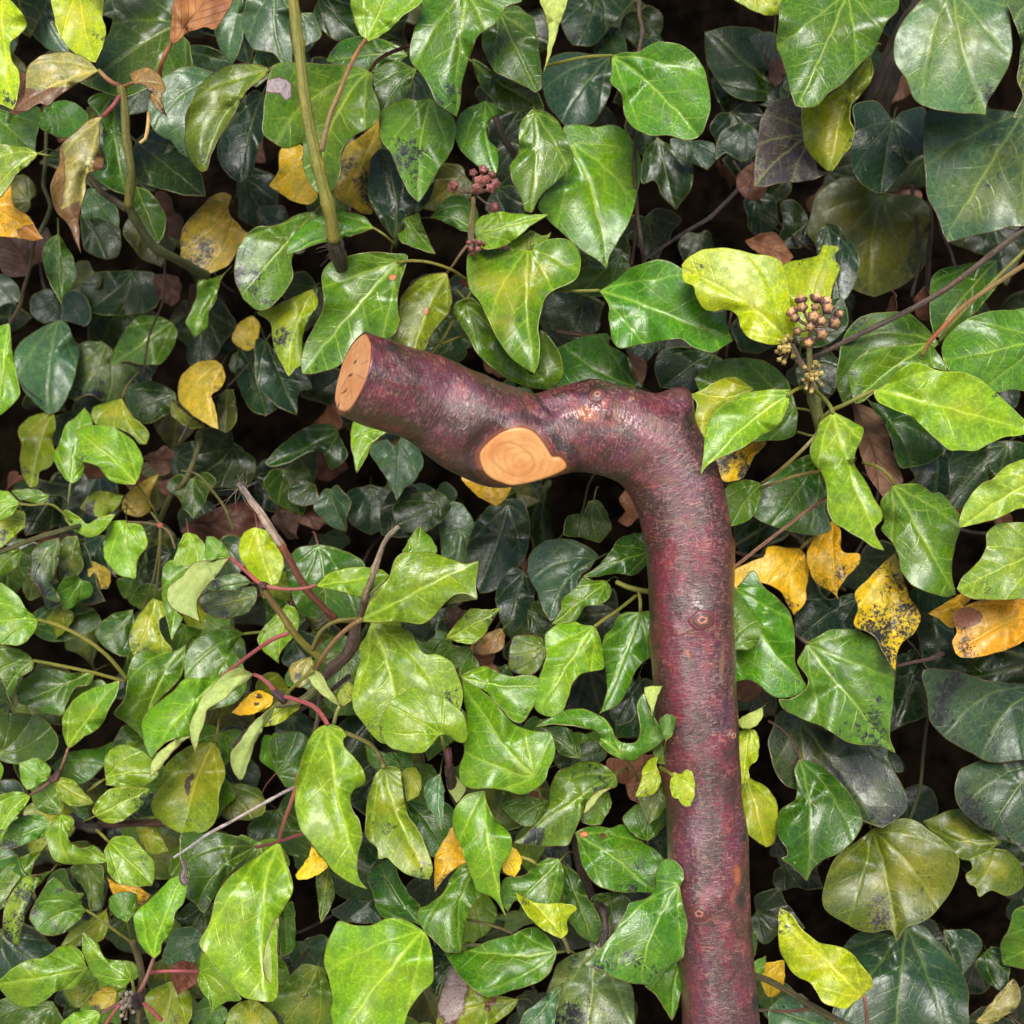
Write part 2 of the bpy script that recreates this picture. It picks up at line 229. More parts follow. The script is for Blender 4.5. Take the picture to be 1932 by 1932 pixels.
j greensheen 10 460,1196 395,1340 460,1195 435,1183 400,1190 365,1210 348,1240 348,1275 360,1320 395,1340 440,1328 462,1305 463,1265 445,1235 443,1215
j bright 8 430,1268 285,1430 420,1268 390,1278 350,1280 330,1300 300,1325 280,1340 268,1360 268,1385 275,1410 285,1430 310,1402 340,1392 362,1388 370,1370 380,1340 405,1300
j under 7 362,1386 283,1466 362,1387 335,1394 300,1418 285,1440 283,1466 300,1450 327,1416
j under 5 480,1273 373,1422 480,1273 450,1262 425,1270 385,1310 372,1335 358,1370 360,1390 370,1424 375,1392 385,1365 390,1340 420,1320 460,1290
j under 6 435,1053 380,1176 435,1052 400,1057 365,1062 345,1085 325,1100 315,1115 316,1135 335,1155 360,1165 380,1176 372,1150 375,1130 400,1100 420,1070
j bright 7 433,1052 392,1012 387,1025 390,1012 403,1012 425,1030 435,1052 410,1056 388,1055
j greysoot 5 477,1100 375,1126 375,1126 400,1095 430,1083 455,1083 475,1100 450,1112 420,1115 395,1117
j bright 9 355,1004 345,1065 345,1010 355,1004 370,1010 387,1030 388,1062 330,1068 328,1055
j green 11 370,1062 323,1208 315,1060 380,1058 352,1080 332,1150 345,1165 324,1208 315,1170 305,1120
j greysoot 9 482,1125 380,1150 375,1130 400,1115 440,1110 483,1108 480,1140 460,1160 420,1167 385,1155
i yellowgreen 11 402,1400 345,1572 402,1400 365,1405 330,1425 310,1449 300,1490 285,1520 300,1550 340,1572 385,1570 410,1540 412,1500 425,1460 415,1420
i bright 9 198,1470 300,1460 225,1405 255,1410 285,1430 300,1461 270,1485 230,1487 200,1480 197,1449 200,1425
k brightsoot 8 57,1500 0,1575 0,1500 20,1494 45,1495 57,1503 45,1525 25,1545 10,1565 -2,1575 -20,1560 -20,1500
k greensoot 9 97,1555 -5,1602 0,1590 20,1555 40,1540 80,1538 97,1555 85,1575 55,1590 20,1602 -5,1602
k bright 7 115,1535 209,1626 115,1535 135,1540 138,1555 128,1580 145,1598 160,1600 175,1595 190,1605 209,1626 180,1630 150,1632 110,1628 95,1610 85,1575 98,1555
k greensoot 11 115,1530 60,1460 55,1455 80,1450 105,1470 120,1520 115,1535 90,1537 65,1520 58,1490
k bright 10 92,1470 40,1440 36,1440 70,1430 95,1449 90,1470 55,1490 40,1475
k yellowgreen 7 107,1475 178,1515 105,1485 115,1468 135,1470 155,1490 178,1515 160,1520 135,1520 110,1505
k brightsoot 8 175,1542 283,1488 175,1530 180,1515 205,1490 240,1485 283,1488 275,1510 250,1535 220,1553 190,1548
k brightsoot 7 204,1587 289,1671 205,1587 220,1577 250,1580 268,1600 290,1625 292,1650 287,1671 250,1672 220,1665 205,1645 200,1620 197,1605
k green 9 80,1605 1,1713 80,1605 60,1610 30,1620 5,1640 -5,1660 0,1713 15,1690 30,1670 55,1655 65,1630
k heavysoot 8 98,1643 36,1786 98,1643 70,1650 45,1655 25,1680 10,1710 5,1740 10,1770 36,1786 40,1760 50,1725 68,1695 65,1680 80,1665
k greensoot 8 163,1717 72,1757 163,1717 150,1700 160,1687 135,1683 110,1660 100,1655 80,1680 68,1700 55,1730 70,1757 95,1766 120,1760 150,1735
k olivegreen 13 160,1632 175,1720 135,1635 190,1632 195,1670 195,1710 170,1720 160,1680 140,1655
k green 9 240,1742 232,1682 210,1690 230,1682 255,1685 260,1700 255,1720 240,1741 220,1730 205,1710
k orange 12 200,1650 285,1692 200,1650 220,1665 260,1672 285,1690 265,1710 240,1690 215,1690
k bright 6 290,1808 353,1645 290,1808 265,1785 255,1755 252,1730 265,1712 290,1690 320,1660 353,1645 354,1675 345,1705 330,1725 325,1755 305,1780 302,1800
k bright 6 165,1828 0,1856 165,1828 155,1800 140,1785 115,1785 85,1805 50,1812 20,1830 -2,1850 2,1868 20,1890 50,1901 80,1890 110,1870 140,1865 155,1850
k bright 5 248,1849 156,1759 248,1848 250,1828 230,1812 200,1808 185,1780 165,1765 156,1759 155,1790 165,1820 180,1845 210,1860 235,1862
j bright 4 525,1588 505,1890 525,1588 505,1600 483,1617 450,1640 420,1670 405,1700 395,1740 377,1782 405,1820 430,1850 455,1880 490,1889 515,1890 524,1878 524,1740 545,1700 553,1672 545,1640 532,1600
j under 3 524,1742 524,1876 525,1728 508,1760 497,1800 500,1840 524,1876 526,1820 526,1760
k mid 10 484,1600 372,1716 340,1580 345,1570 400,1568 450,1580 484,1597 460,1620 430,1650 400,1700 385,1722 370,1705 350,1690 355,1650 340,1620
k bright 7 375,1833 398,1914 375,1833 378,1810 383,1797 400,1815 430,1850 455,1885 430,1890 410,1900 398,1914 395,1890 380,1870 373,1850
x dead 10 322,1822 335,1877 322,1822 345,1812 372,1825 375,1850 355,1865 335,1877 325,1850
k bright 6 190,1912 105,1940 105,1940 140,1910 180,1905 190,1915 185,1935 150,1955
k yellowgreen 11 330,1850 310,1945 270,1890 290,1865 330,1850 360,1875 360,1920 340,1945 290,1940
k yellowgreen 9 470,1888 480,1960 432,1910 455,1890 483,1888 520,1920 520,1955 430,1955
k blue2 11 385,1770 310,1815 310,1790 330,1755 370,1750 385,1780 375,1810 340,1825 305,1815
k yellowgreen 10 180,1850 122,1875 120,1870 160,1850 185,1860 180,1890 150,1902 130,1890
k yellowdull 9 220,1872 170,1902 165,1888 200,1860 220,1870 215,1900 180,1905
k yellowgreen 11 202,1716 118,1785 115,1785 130,1760 160,1740 200,1715 205,1745 190,1775 155,1785
k yellowgreen 11 265,1555 315,1606 255,1560 290,1540 300,1570 318,1606 285,1612 268,1590
k olivegreen 13 420,1480 480,1545 412,1490 440,1478 490,1490 500,1530 470,1548 425,1540
j brightsheen 3 683,1171 903,1058 683,1168 695,1140 715,1110 735,1085 745,1055 762,1042 785,1042 810,1041 833,1048 873,1063 887,1062 904,1057 899,1086 898,1110 900,1130 880,1120 862,1122 845,1133 828,1151 808,1173 790,1178 758,1173 708,1174 680,1172
j under 4 846,1134 900,1130 843,1136 862,1121 880,1117 901,1130 880,1133 860,1138
j bright 5 768,1045 792,992 758,1045 775,1011 792,992 818,1021 822,1045
j brightsoot 4 701,1178 740,1408 700,1176 725,1170 753,1171 760,1185 778,1196 786,1216 803,1233 828,1236 853,1251 866,1280 873,1316 860,1350 800,1390 740,1405 715,1400 690,1370 668,1340 665,1310 672,1270 680,1245 678,1220 690,1200
j bright 2 833,1385 735,1330 780,1297 808,1305 845,1321 873,1346 883,1381 877,1401 858,1398 845,1388 833,1386 825,1391 815,1406 800,1418 778,1421 748,1415 728,1403 717,1376 720,1351 738,1323 763,1306
j bright 6 597,1105 735,1083 597,1105 615,1085 640,1075 670,1070 690,1070 720,1075 735,1085 715,1105 690,1125 670,1125 640,1115 615,1110
j midsheen 11 600,1030 610,1172 545,1060 560,1035 600,1027 640,1035 680,1055 690,1070 690,1130 680,1172 620,1172 570,1160 550,1120 540,1090
j limebright 10 485,995 515,1104 483,995 510,1005 530,1040 535,1070 525,1100 500,1106 470,1080 450,1040 460,1005
j bright 9 545,1150 526,1252 487,1200 500,1180 540,1140 560,1150 565,1180 555,1200 530,1230 526,1252 510,1240 490,1220
j olive 7 588,1238 566,1298 545,1262 555,1250 588,1237 592,1260 580,1290 565,1298 550,1285
j under 5 643,1336 588,1265 580,1275 590,1265 605,1270 620,1295 640,1328 643,1336 620,1320 595,1300
j limesoot 6 645,1333 660,1285 640,1330 635,1310 655,1285 668,1290 665,1320 650,1333
j yellow 7 515,1322 437,1346 437,1345 460,1320 483,1303 500,1305 515,1315 512,1330 483,1345 455,1350
j limebright 7 568,1316 487,1370 483,1365 500,1345 530,1325 570,1315 565,1335 535,1360 510,1370 490,1371
j under 4 520,1330 453,1473 520,1330 500,1345 475,1365 455,1395 437,1420 437,1445 450,1472 458,1470 470,1440 483,1400 500,1370 515,1345
l bright 3 1008,1468 871,1281 872,1282 905,1300 925,1315 945,1340 966,1362 975,1368 1000,1378 1025,1380 1040,1380 1047,1410 1045,1430 1035,1450 1030,1470 1005,1492 980,1500 950,1490 920,1488 890,1488 870,1475 865,1450 875,1420 875,1385 880,1350 873,1310
l brightsheen 5 870,1277 1022,1292 868,1276 890,1263 918,1257 945,1271 966,1276 991,1273 1016,1278 1023,1291 1016,1316 998,1346 986,1363 966,1358 925,1315 905,1298 880,1290
l brightsoot 5 843,1206 946,1147 945,1147 915,1150 890,1148 870,1165 850,1190 843,1205 860,1210 890,1215 915,1195 930,1170
l green 7 895,1222 868,1278 838,1233 865,1220 885,1218 895,1240 905,1260 880,1272 868,1278 860,1250
l olivebrown 9 948,1188 890,1232 885,1225 900,1205 930,1190 945,1185 953,1200 948,1225 920,1235 895,1235
l dark 7 815,1180 775,1205 765,1180 810,1172 822,1195 800,1212 780,1200
l greyblue2 10 1125,1055 1036,1172 996,1065 1000,1045 1020,1025 1050,1016 1085,1020 1115,1035 1130,1050 1115,1070 1095,1085 1085,1115 1060,1130 1055,1160 1038,1172 1025,1150 1010,1110 996,1085
l mid 8 1225,1040 1098,1088 1098,1088 1120,1075 1140,1055 1155,1035 1170,1015 1195,1007 1225,1010 1230,1050 1215,1072 1195,1085 1160,1082 1130,1088
l green 7 1142,1100 1042,1178 1152,1105 1140,1095 1120,1095 1100,1090 1085,1110 1060,1130 1058,1150 1042,1178 1085,1172 1092,1165 1105,1145 1135,1140 1150,1125
l mid 11 1120,945 1130,1025 1064,1000 1070,975 1100,966 1110,945 1130,945 1145,966 1154,995 1145,1010 1130,1025 1100,1015 1064,1010
l bright 5 1122,1182 1012,1347 1122,1182 1100,1178 1075,1170 1050,1178 1030,1195 1028,1210 1030,1235 1025,1260 1018,1275 1012,1300 1008,1335 1020,1348 1040,1352 1060,1345 1070,1320 1080,1290 1100,1270 1138,1262 1138,1235 1135,1210
l green 7 1208,1155 1130,1347 1208,1155 1180,1155 1165,1165 1155,1185 1140,1200 1137,1230 1142,1265 1145,1300 1135,1340 1130,1347 1165,1330 1185,1300 1200,1265 1225,1240 1245,1225 1245,1158
l greensheen 2 1170,1425 1007,1373 1007,1372 1041,1353 1073,1338 1096,1336 1116,1343 1141,1356 1156,1376 1161,1391 1173,1401 1198,1401 1207,1386 1206,1356 1202,1328 1216,1308 1226,1341 1248,1373 1257,1388 1238,1408 1211,1426 1198,1436 1173,1433 1146,1418 1131,1401 1132,1386 1116,1376 1091,1371 1066,1368 1041,1366
l underlime 1 1232,1348 1245,1296 1217,1297 1250,1294 1238,1323 1232,1348 1221,1321
l green 1 1256,1398 1262,1347 1243,1360 1258,1347 1275,1353 1273,1371 1266,1391 1256,1398
l green 3 1232,1430 1255,1400 1232,1412 1256,1398 1266,1425 1255,1442 1238,1440
l mid 7 1090,1430 1015,1376 1010,1375 1060,1370 1085,1385 1095,1410 1095,1432 1060,1425 1040,1400
l dark 9 1060,1440 1130,1420 1045,1430 1080,1405 1130,1400 1145,1425 1110,1450 1060,1452
l midsoot 8 1028,1220 965,1235 966,1205 990,1197 1020,1202 1030,1220 1030,1240 1010,1270 980,1272 960,1260
m darkblue 12 990,1080 960,1190 935,1120 966,1070 995,1085 1010,1110 1000,1150 975,1190 950,1180
m dark 11 1005,1150 1030,1200 995,1150 1030,1165 1045,1180 1030,1198 1000,1190
m darkblue 14 960,950 900,1120 890,1000 930,950 985,945 1000,1000 985,1060 940,1110 905,1120 880,1060
m blue 15 870,1000 850,1130 830,960 870,950 900,1000 910,1060 870,1110 840,1090
m dark 14 830,950 750,990 740,960 770,935 830,930 850,960 810,1000 760,1000
l darkblue 9 1205,1275 1165,1370 1150,1340 1190,1300 1207,1270 1208,1330 1190,1360 1165,1370
l greensoot 5 1163,1460 970,1590 1163,1462 1165,1474 1161,1486 1131,1491 1108,1511 1101,1534 1083,1569 1073,1594 1048,1596 1011,1596 969,1590 1003,1564 1023,1541 1036,1516 1036,1494 1048,1461 1073,1447 1100,1435 1140,1443
l under 4 1158,1487 1102,1536 1158,1484 1131,1491 1108,1511 1100,1538 1118,1522 1135,1500
l greensheen 5 1087,1572 1236,1686 1087,1572 1100,1562 1125,1558 1150,1562 1175,1555 1200,1570 1215,1590 1240,1605 1252,1620 1245,1640 1238,1660 1237,1686 1215,1684 1180,1684 1150,1680 1120,1665 1100,1635 1090,1600
l greensheen2 1 1282,1669 1210,1860 1281,1669 1291,1659 1288,1639 1273,1624 1256,1621 1243,1629 1237,1649 1236,1674 1226,1691 1188,1704 1181,1719 1166,1746 1141,1781 1116,1809 1102,1819 1136,1831 1161,1846 1191,1855 1218,1858 1236,1854 1246,1834 1266,1819 1288,1806 1293,1774 1297,1741 1288,1701
l green 3 1290,1800 1268,1926 1293,1791 1300,1806 1296,1839 1286,1869 1276,1911 1268,1926 1258,1911 1246,1889 1231,1871 1216,1857 1245,1830 1270,1812
l greysoot 6 1128,1785 1110,1995 1133,1780 1110,1790 1070,1805 1050,1820 1040,1850 1030,1875 1020,1920 1030,1980 1110,1995 1190,1970 1197,1900 1193,1860 1165,1840 1150,1800
l green 4 1050,1797 828,1776 828,1776 853,1791 883,1793 920,1776 966,1763 1000,1750 1020,1753 1040,1775 1050,1795 1046,1815 1033,1840 1010,1856 966,1869 935,1880 913,1879 890,1864 865,1838 843,1806
l limebright 3 1062,1768 972,1680 972,1680 989,1692 1016,1704 1049,1704 1079,1707 1088,1714 1076,1729 1070,1739 1071,1761 1059,1770 1039,1762 1011,1744 991,1719 979,1699
l green 5 1058,1622 960,1722 950,1660 991,1651 1009,1632 1034,1619 1054,1619 1061,1634 1065,1661 1061,1686 1051,1706 1016,1706 973,1700 958,1722 945,1700
l mid 8 1066,1632 1120,1780 1063,1631 1086,1644 1103,1674 1111,1699 1126,1719 1136,1749 1125,1780 1103,1771 1086,1756 1070,1730 1065,1700 1062,1670
l green 7 1148,1492 1115,1555 1131,1491 1150,1495 1153,1520 1140,1545 1130,1557 1097,1550 1105,1520
l green 6 1222,1587 1240,1502 1175,1550 1180,1535 1205,1515 1240,1500 1262,1520 1260,1545 1240,1575 1222,1587 1200,1578
l midsoot 4 1260,1468 1225,1554 1243,1460 1258,1465 1265,1480 1262,1510 1245,1540 1225,1554 1215,1535 1205,1510 1200,1495 1235,1498
l limebright 2 1247,1455 1200,1503 1213,1449 1210,1470 1203,1490 1199,1503 1225,1503 1240,1490 1248,1472 1244,1457 1238,1442 1240,1428 1228,1430
l limebright 0 1268,1462 1300,1521 1265,1468 1270,1457 1285,1460 1295,1452 1305,1456 1311,1475 1310,1500 1303,1520 1292,1522 1285,1515 1280,1507 1270,1505 1265,1490
l green 7 1033,1512 975,1550 945,1520 966,1508 1000,1503 1035,1510 1030,1535 1000,1560 975,1552
l yellow 5 945,1615 972,1655 943,1605 966,1597 983,1617 981,1639 971,1655 950,1645
l blue2 5 1055,1865 985,1945 975,1945 990,1910 1010,1895 1045,1865 1060,1863 1052,1900 1035,1950
j bright 2 618,1366 693,1678 618,1366 600,1372 583,1395 573,1420 565,1449 558,1480 556,1520 565,1560 585,1590 610,1620 635,1650 665,1668 693,1678 680,1661 674,1636 675,1611 683,1579 678,1549 665,1529 662,1504 668,1491 683,1484 690,1474 683,1449 668,1428 650,1408 647,1393 653,1388 643,1373 628,1366
j limepale 4 724,1449 811,1660 723,1448 710,1460 700,1480 693,1510 690,1550 692,1580 710,1600 715,1620 730,1618 745,1633 760,1645 785,1655 810,1660 816,1645 813,1620 800,1590 785,1560 770,1540 762,1500 757,1470 755,1452 740,1445
l blue2 4 831,1459 833,1569 831,1459 810,1470 800,1490 803,1515 820,1540 833,1569 837,1530 838,1490
l bright 3 914,1490 956,1730 915,1490 885,1497 865,1515 853,1540 857,1570 870,1600 885,1640 900,1680 930,1695 956,1730 945,1695 943,1665 945,1640 962,1610 967,1590 960,1570 935,1545 920,1520 915,1500
l green 5 893,1640 868,1797 885,1628 865,1635 850,1655 835,1685 810,1705 790,1715 788,1730 795,1750 820,1775 840,1795 870,1797 875,1765 885,1720 900,1700 908,1688 897,1655
l bright 3 801,1757 640,1965 801,1757 780,1743 755,1732 730,1733 700,1745 670,1745 640,1738 630,1750 615,1785 612,1820 620,1850 627,1890 623,1910 632,1960 700,1970 755,1950 770,1910 790,1880 815,1855 818,1830 815,1790 808,1770
l mid 7 796,1745 715,1625 800,1750 795,1712 775,1690 755,1660 745,1635 730,1622 708,1635 693,1655 705,1690 712,1720 735,1738 770,1738
l darkblue 10 715,1690 650,1742 640,1710 680,1680 700,1680 710,1700 720,1738 680,1742 645,1738 625,1720
j yellow 5 588,1597 557,1655 588,1597 580,1620 557,1650 563,1660 590,1655 618,1635 605,1615
j olivegreen 7 618,1640 605,1742 597,1650 620,1640 632,1680 625,1710 605,1742 600,1700
l yellowsoot 6 868,1600 820,1682 855,1560 835,1590 820,1620 820,1682 840,1655 870,1632 885,1625 870,1590
l mid 8 765,1510 835,1600 765,1515 800,1508 850,1520 857,1560 835,1595 818,1618 800,1590 780,1550
l damaged 7 975,1885 825,1935 843,1818 840,1850 830,1880 822,1940 870,1950 930,1932 965,1908 978,1885 915,1875 890,1862 862,1830
l green 9 535,1700 540,1810 525,1730 550,1700 557,1740 555,1790 530,1805
l olivegreen 10 600,1822 530,1940 540,1850 570,1820 610,1825 622,1860 628,1940 520,1945 500,1895
l yellowgreen 6 760,1452 770,1512 757,1455 780,1447 795,1470 790,1500 768,1512
l under 6 845,1450 862,1517 838,1447 870,1470 880,1490 862,1517 845,1490
l dark 7 865,1815 820,1888 815,1795 840,1795 872,1830 850,1825 840,1850 823,1888 812,1860
j green 8 760,1445 690,1412 688,1405 730,1420 770,1415 778,1445 740,1455 700,1445
j mid 10 520,1460 560,1385 510,1400 545,1380 580,1390 580,1430 565,1475 540,1485 520,1455
h dark 18 445,640 500,780 450,650 490,640 520,690 530,760 500,785 470,770 445,710
h darkblue 20 330,860 480,900 320,850 380,830 450,840 480,890 450,930 390,930 330,900
m darkblue 17 1480,200 1500,90 1380,100 1440,60 1500,80 1500,160 1460,200 1400,180
m dark 15 850,650 760,600 770,620 820,600 860,620 880,670 840,690 790,670
m dark 15 1100,560 1040,620 1030,560 1080,550 1120,570 1130,620 1080,640 1040,620
m mid 13 1170,480 1090,560 1060,540 1110,500 1160,475 1190,500 1170,540 1120,560
f dark 13 1500,640 1590,560 1500,600 1540,570 1590,560 1600,610 1560,650 1510,650
f dark 13 1500,680 1580,740 1500,670 1560,660 1590,700 1570,745 1510,730
i mid 16 60,1180 180,1150 60,1160 120,1130 180,1150 190,1180 120,1210 70,1200
i green 14 100,1430 180,1440 190,1410 215,1400 200,1440 150,1480 100,1450 130,1420
k mid 12 0,1420 60,1350 -20,1360 20,1345 80,1355 110,1400 80,1440 20,1440 -20,1420
k olivegreen 14 250,1630 340,1560 230,1560 300,1540 345,1570 350,1640 300,1660 250,1640
k mid 13 100,1900 20,1960 -20,1900 30,1880 100,1890 120,1940 60,1970 -20,1960
k darkblue 14 0,1760 100,1830 -20,1770 40,1760 110,1790 110,1830 40,1860 -20,1840
j dark 12 620,1500 680,1380 560,1480 600,1420 660,1350 700,1380 700,1460 640,1520
j mid 11 650,1230 620,1340 600,1220 660,1200 700,1240 700,1320 640,1350 600,1300
l dark 10 740,1640 640,1600 620,1640 660,1590 720,1600 740,1660 700,1700 640,1690
l olivegreen 9 950,1500 1000,1440 850,1460 900,1440 960,1470 1000,1500 980,1560 900,1560
l mid 9 1150,1690 1040,1700 1120,1690 1180,1690 1200,1740 1180,1800 1120,1800 1110,1740
l dark 9 1210,1560 1250,1640 1200,1560 1250,1530 1270,1580 1260,1620 1210,1600
'''
DEADLAB = ['orange-brown dry leaf at the top edge, hanging above the withered olive leaves', 'small tan curled leaf touching the purple-grey leaf', 'torn orange-brown leaf above the lime leaves near the dark buds',
 'brown dry leaf hanging in the dark gap below the dull yellow round leaf', 'small reddish dry leaf beside a thin arching stalk left of the broken stub', 'brown dry leaf under the handle, left of its branch scar in deep shade',
 'long rust-brown leaf lying in shade behind the frayed grey stub', 'narrow pale tan leaf tip standing just above the handle', 'large tan leaf hanging between bright leaves under the dark flower buds', 'small red-brown leaf on a stalk near the bottom left']
LODGED = [(60, 500, 15, 1.1, 'brown leaf at the left edge below the spotted orange leaf'), (90, 235, 16, .9, 'reddish brown leaf behind the withered olive leaf'), (330, 400, 18, .9, 'rust brown leaf in shade left of the dull yellow leaf'),
 (400, 600, 20, .9, 'brown leaf deep in the hollow near the twisted green leaf'), (380, 690, 22, 1.0, 'faint brown leaf behind the yellow curled leaf in the hollow'), (250, 880, 20, .9, 'brown leaf in shade right of the bright left leaves'),
 (30, 900, 20, 1.0, 'dark brown leaf at the left edge in the hollow'), (640, 810, 20, 1.1, 'brown leaf in shade directly below the sawn handle end'), (1180, 965, 16, .8, 'brown leaf in shade inside the bend of the stick'),
 (1225, 1225, 12, .7, 'pale brown leaf edge beside the shaft knot'), (1180, 1480, 9, .9, 'rust brown leaf between glossy leaves left of the shaft'), (1400, 1320, 12, .8, 'brown veined leaf right of the shaft below the broad glossy leaf'),
 (930, 1250, 10, .8, 'red-brown leaf behind the small olive leaf'), (870, 1150, 9, .6, 'orange-brown leaf behind the bright three-lobed leaf'), (1000, 1490, 10, .9, 'brown leaf at the shade between hanging leaves'), (1590, 880, 13, .9, 'brown leaf deep behind the flowering shoot'),
 (1450, 120, 17, .7, 'rust curl in the dark gap at the top right'), (1760, 600, 12, .7, 'red-brown curled leaf beside the grey twig'), (1690, 590, 13, .6, 'small russet leaf under the grey twig'), (1510, 600, 15, .7, 'dark brown leaf behind the dark buds'),
 (320, 870, 17, .6, 'small russet leaf above the arching stalk'), (560, 1000, 17, .9, 'dull brown leaf in shade right of the frayed stub')]
# hand drawn stalks end here: automatic ones are skipped
HAND_PETIOLES = [(690, 76), (697, 135), (187, 133), (195, 219), (248, 157), (1155, 105), (843, 515), (750, 495), (1130, 548), (1752, 648), (1647, 737), (1488, 745), (1572, 777), (1437, 912), (1572, 983), (1512, 1036), (1523, 1216), (1630, 1878),
 (72, 1169), (63, 1246), (435, 1053), (433, 1052), (597, 1105), (683, 1171), (618, 1366), (525, 1588), (484, 1600), (480, 1273), (430, 1268), (460, 1196), (832, 1385), (1008, 1468), (1122, 1182), (1208, 1155), (290, 1808), (248, 1849), (375, 1833), (190, 1912), (163, 1717), (128, 1413), (1687, 914), (645, 1333), (643, 1336), (520, 1330), (115, 1535), (57, 1500), (524, 1742), (362, 1386), (846, 1134), (1158, 1487), (705, 430), (724, 1449), (258, 914), (133, 912), (110, 603), (230, 752), (328, 605), (292, 1127), (402, 1400), (1268, 1462), (1062, 1768), (1050, 797), (1425,733), (1545,862)]
YG, GR, PK, RB, BR, GY = (.20, .22, .035), (.13, .17, .03), (.34, .085, .095), (.17, .055, .035), (.085, .055, .038), (.26, .23, .21)
DG = (.07, .085, .03)
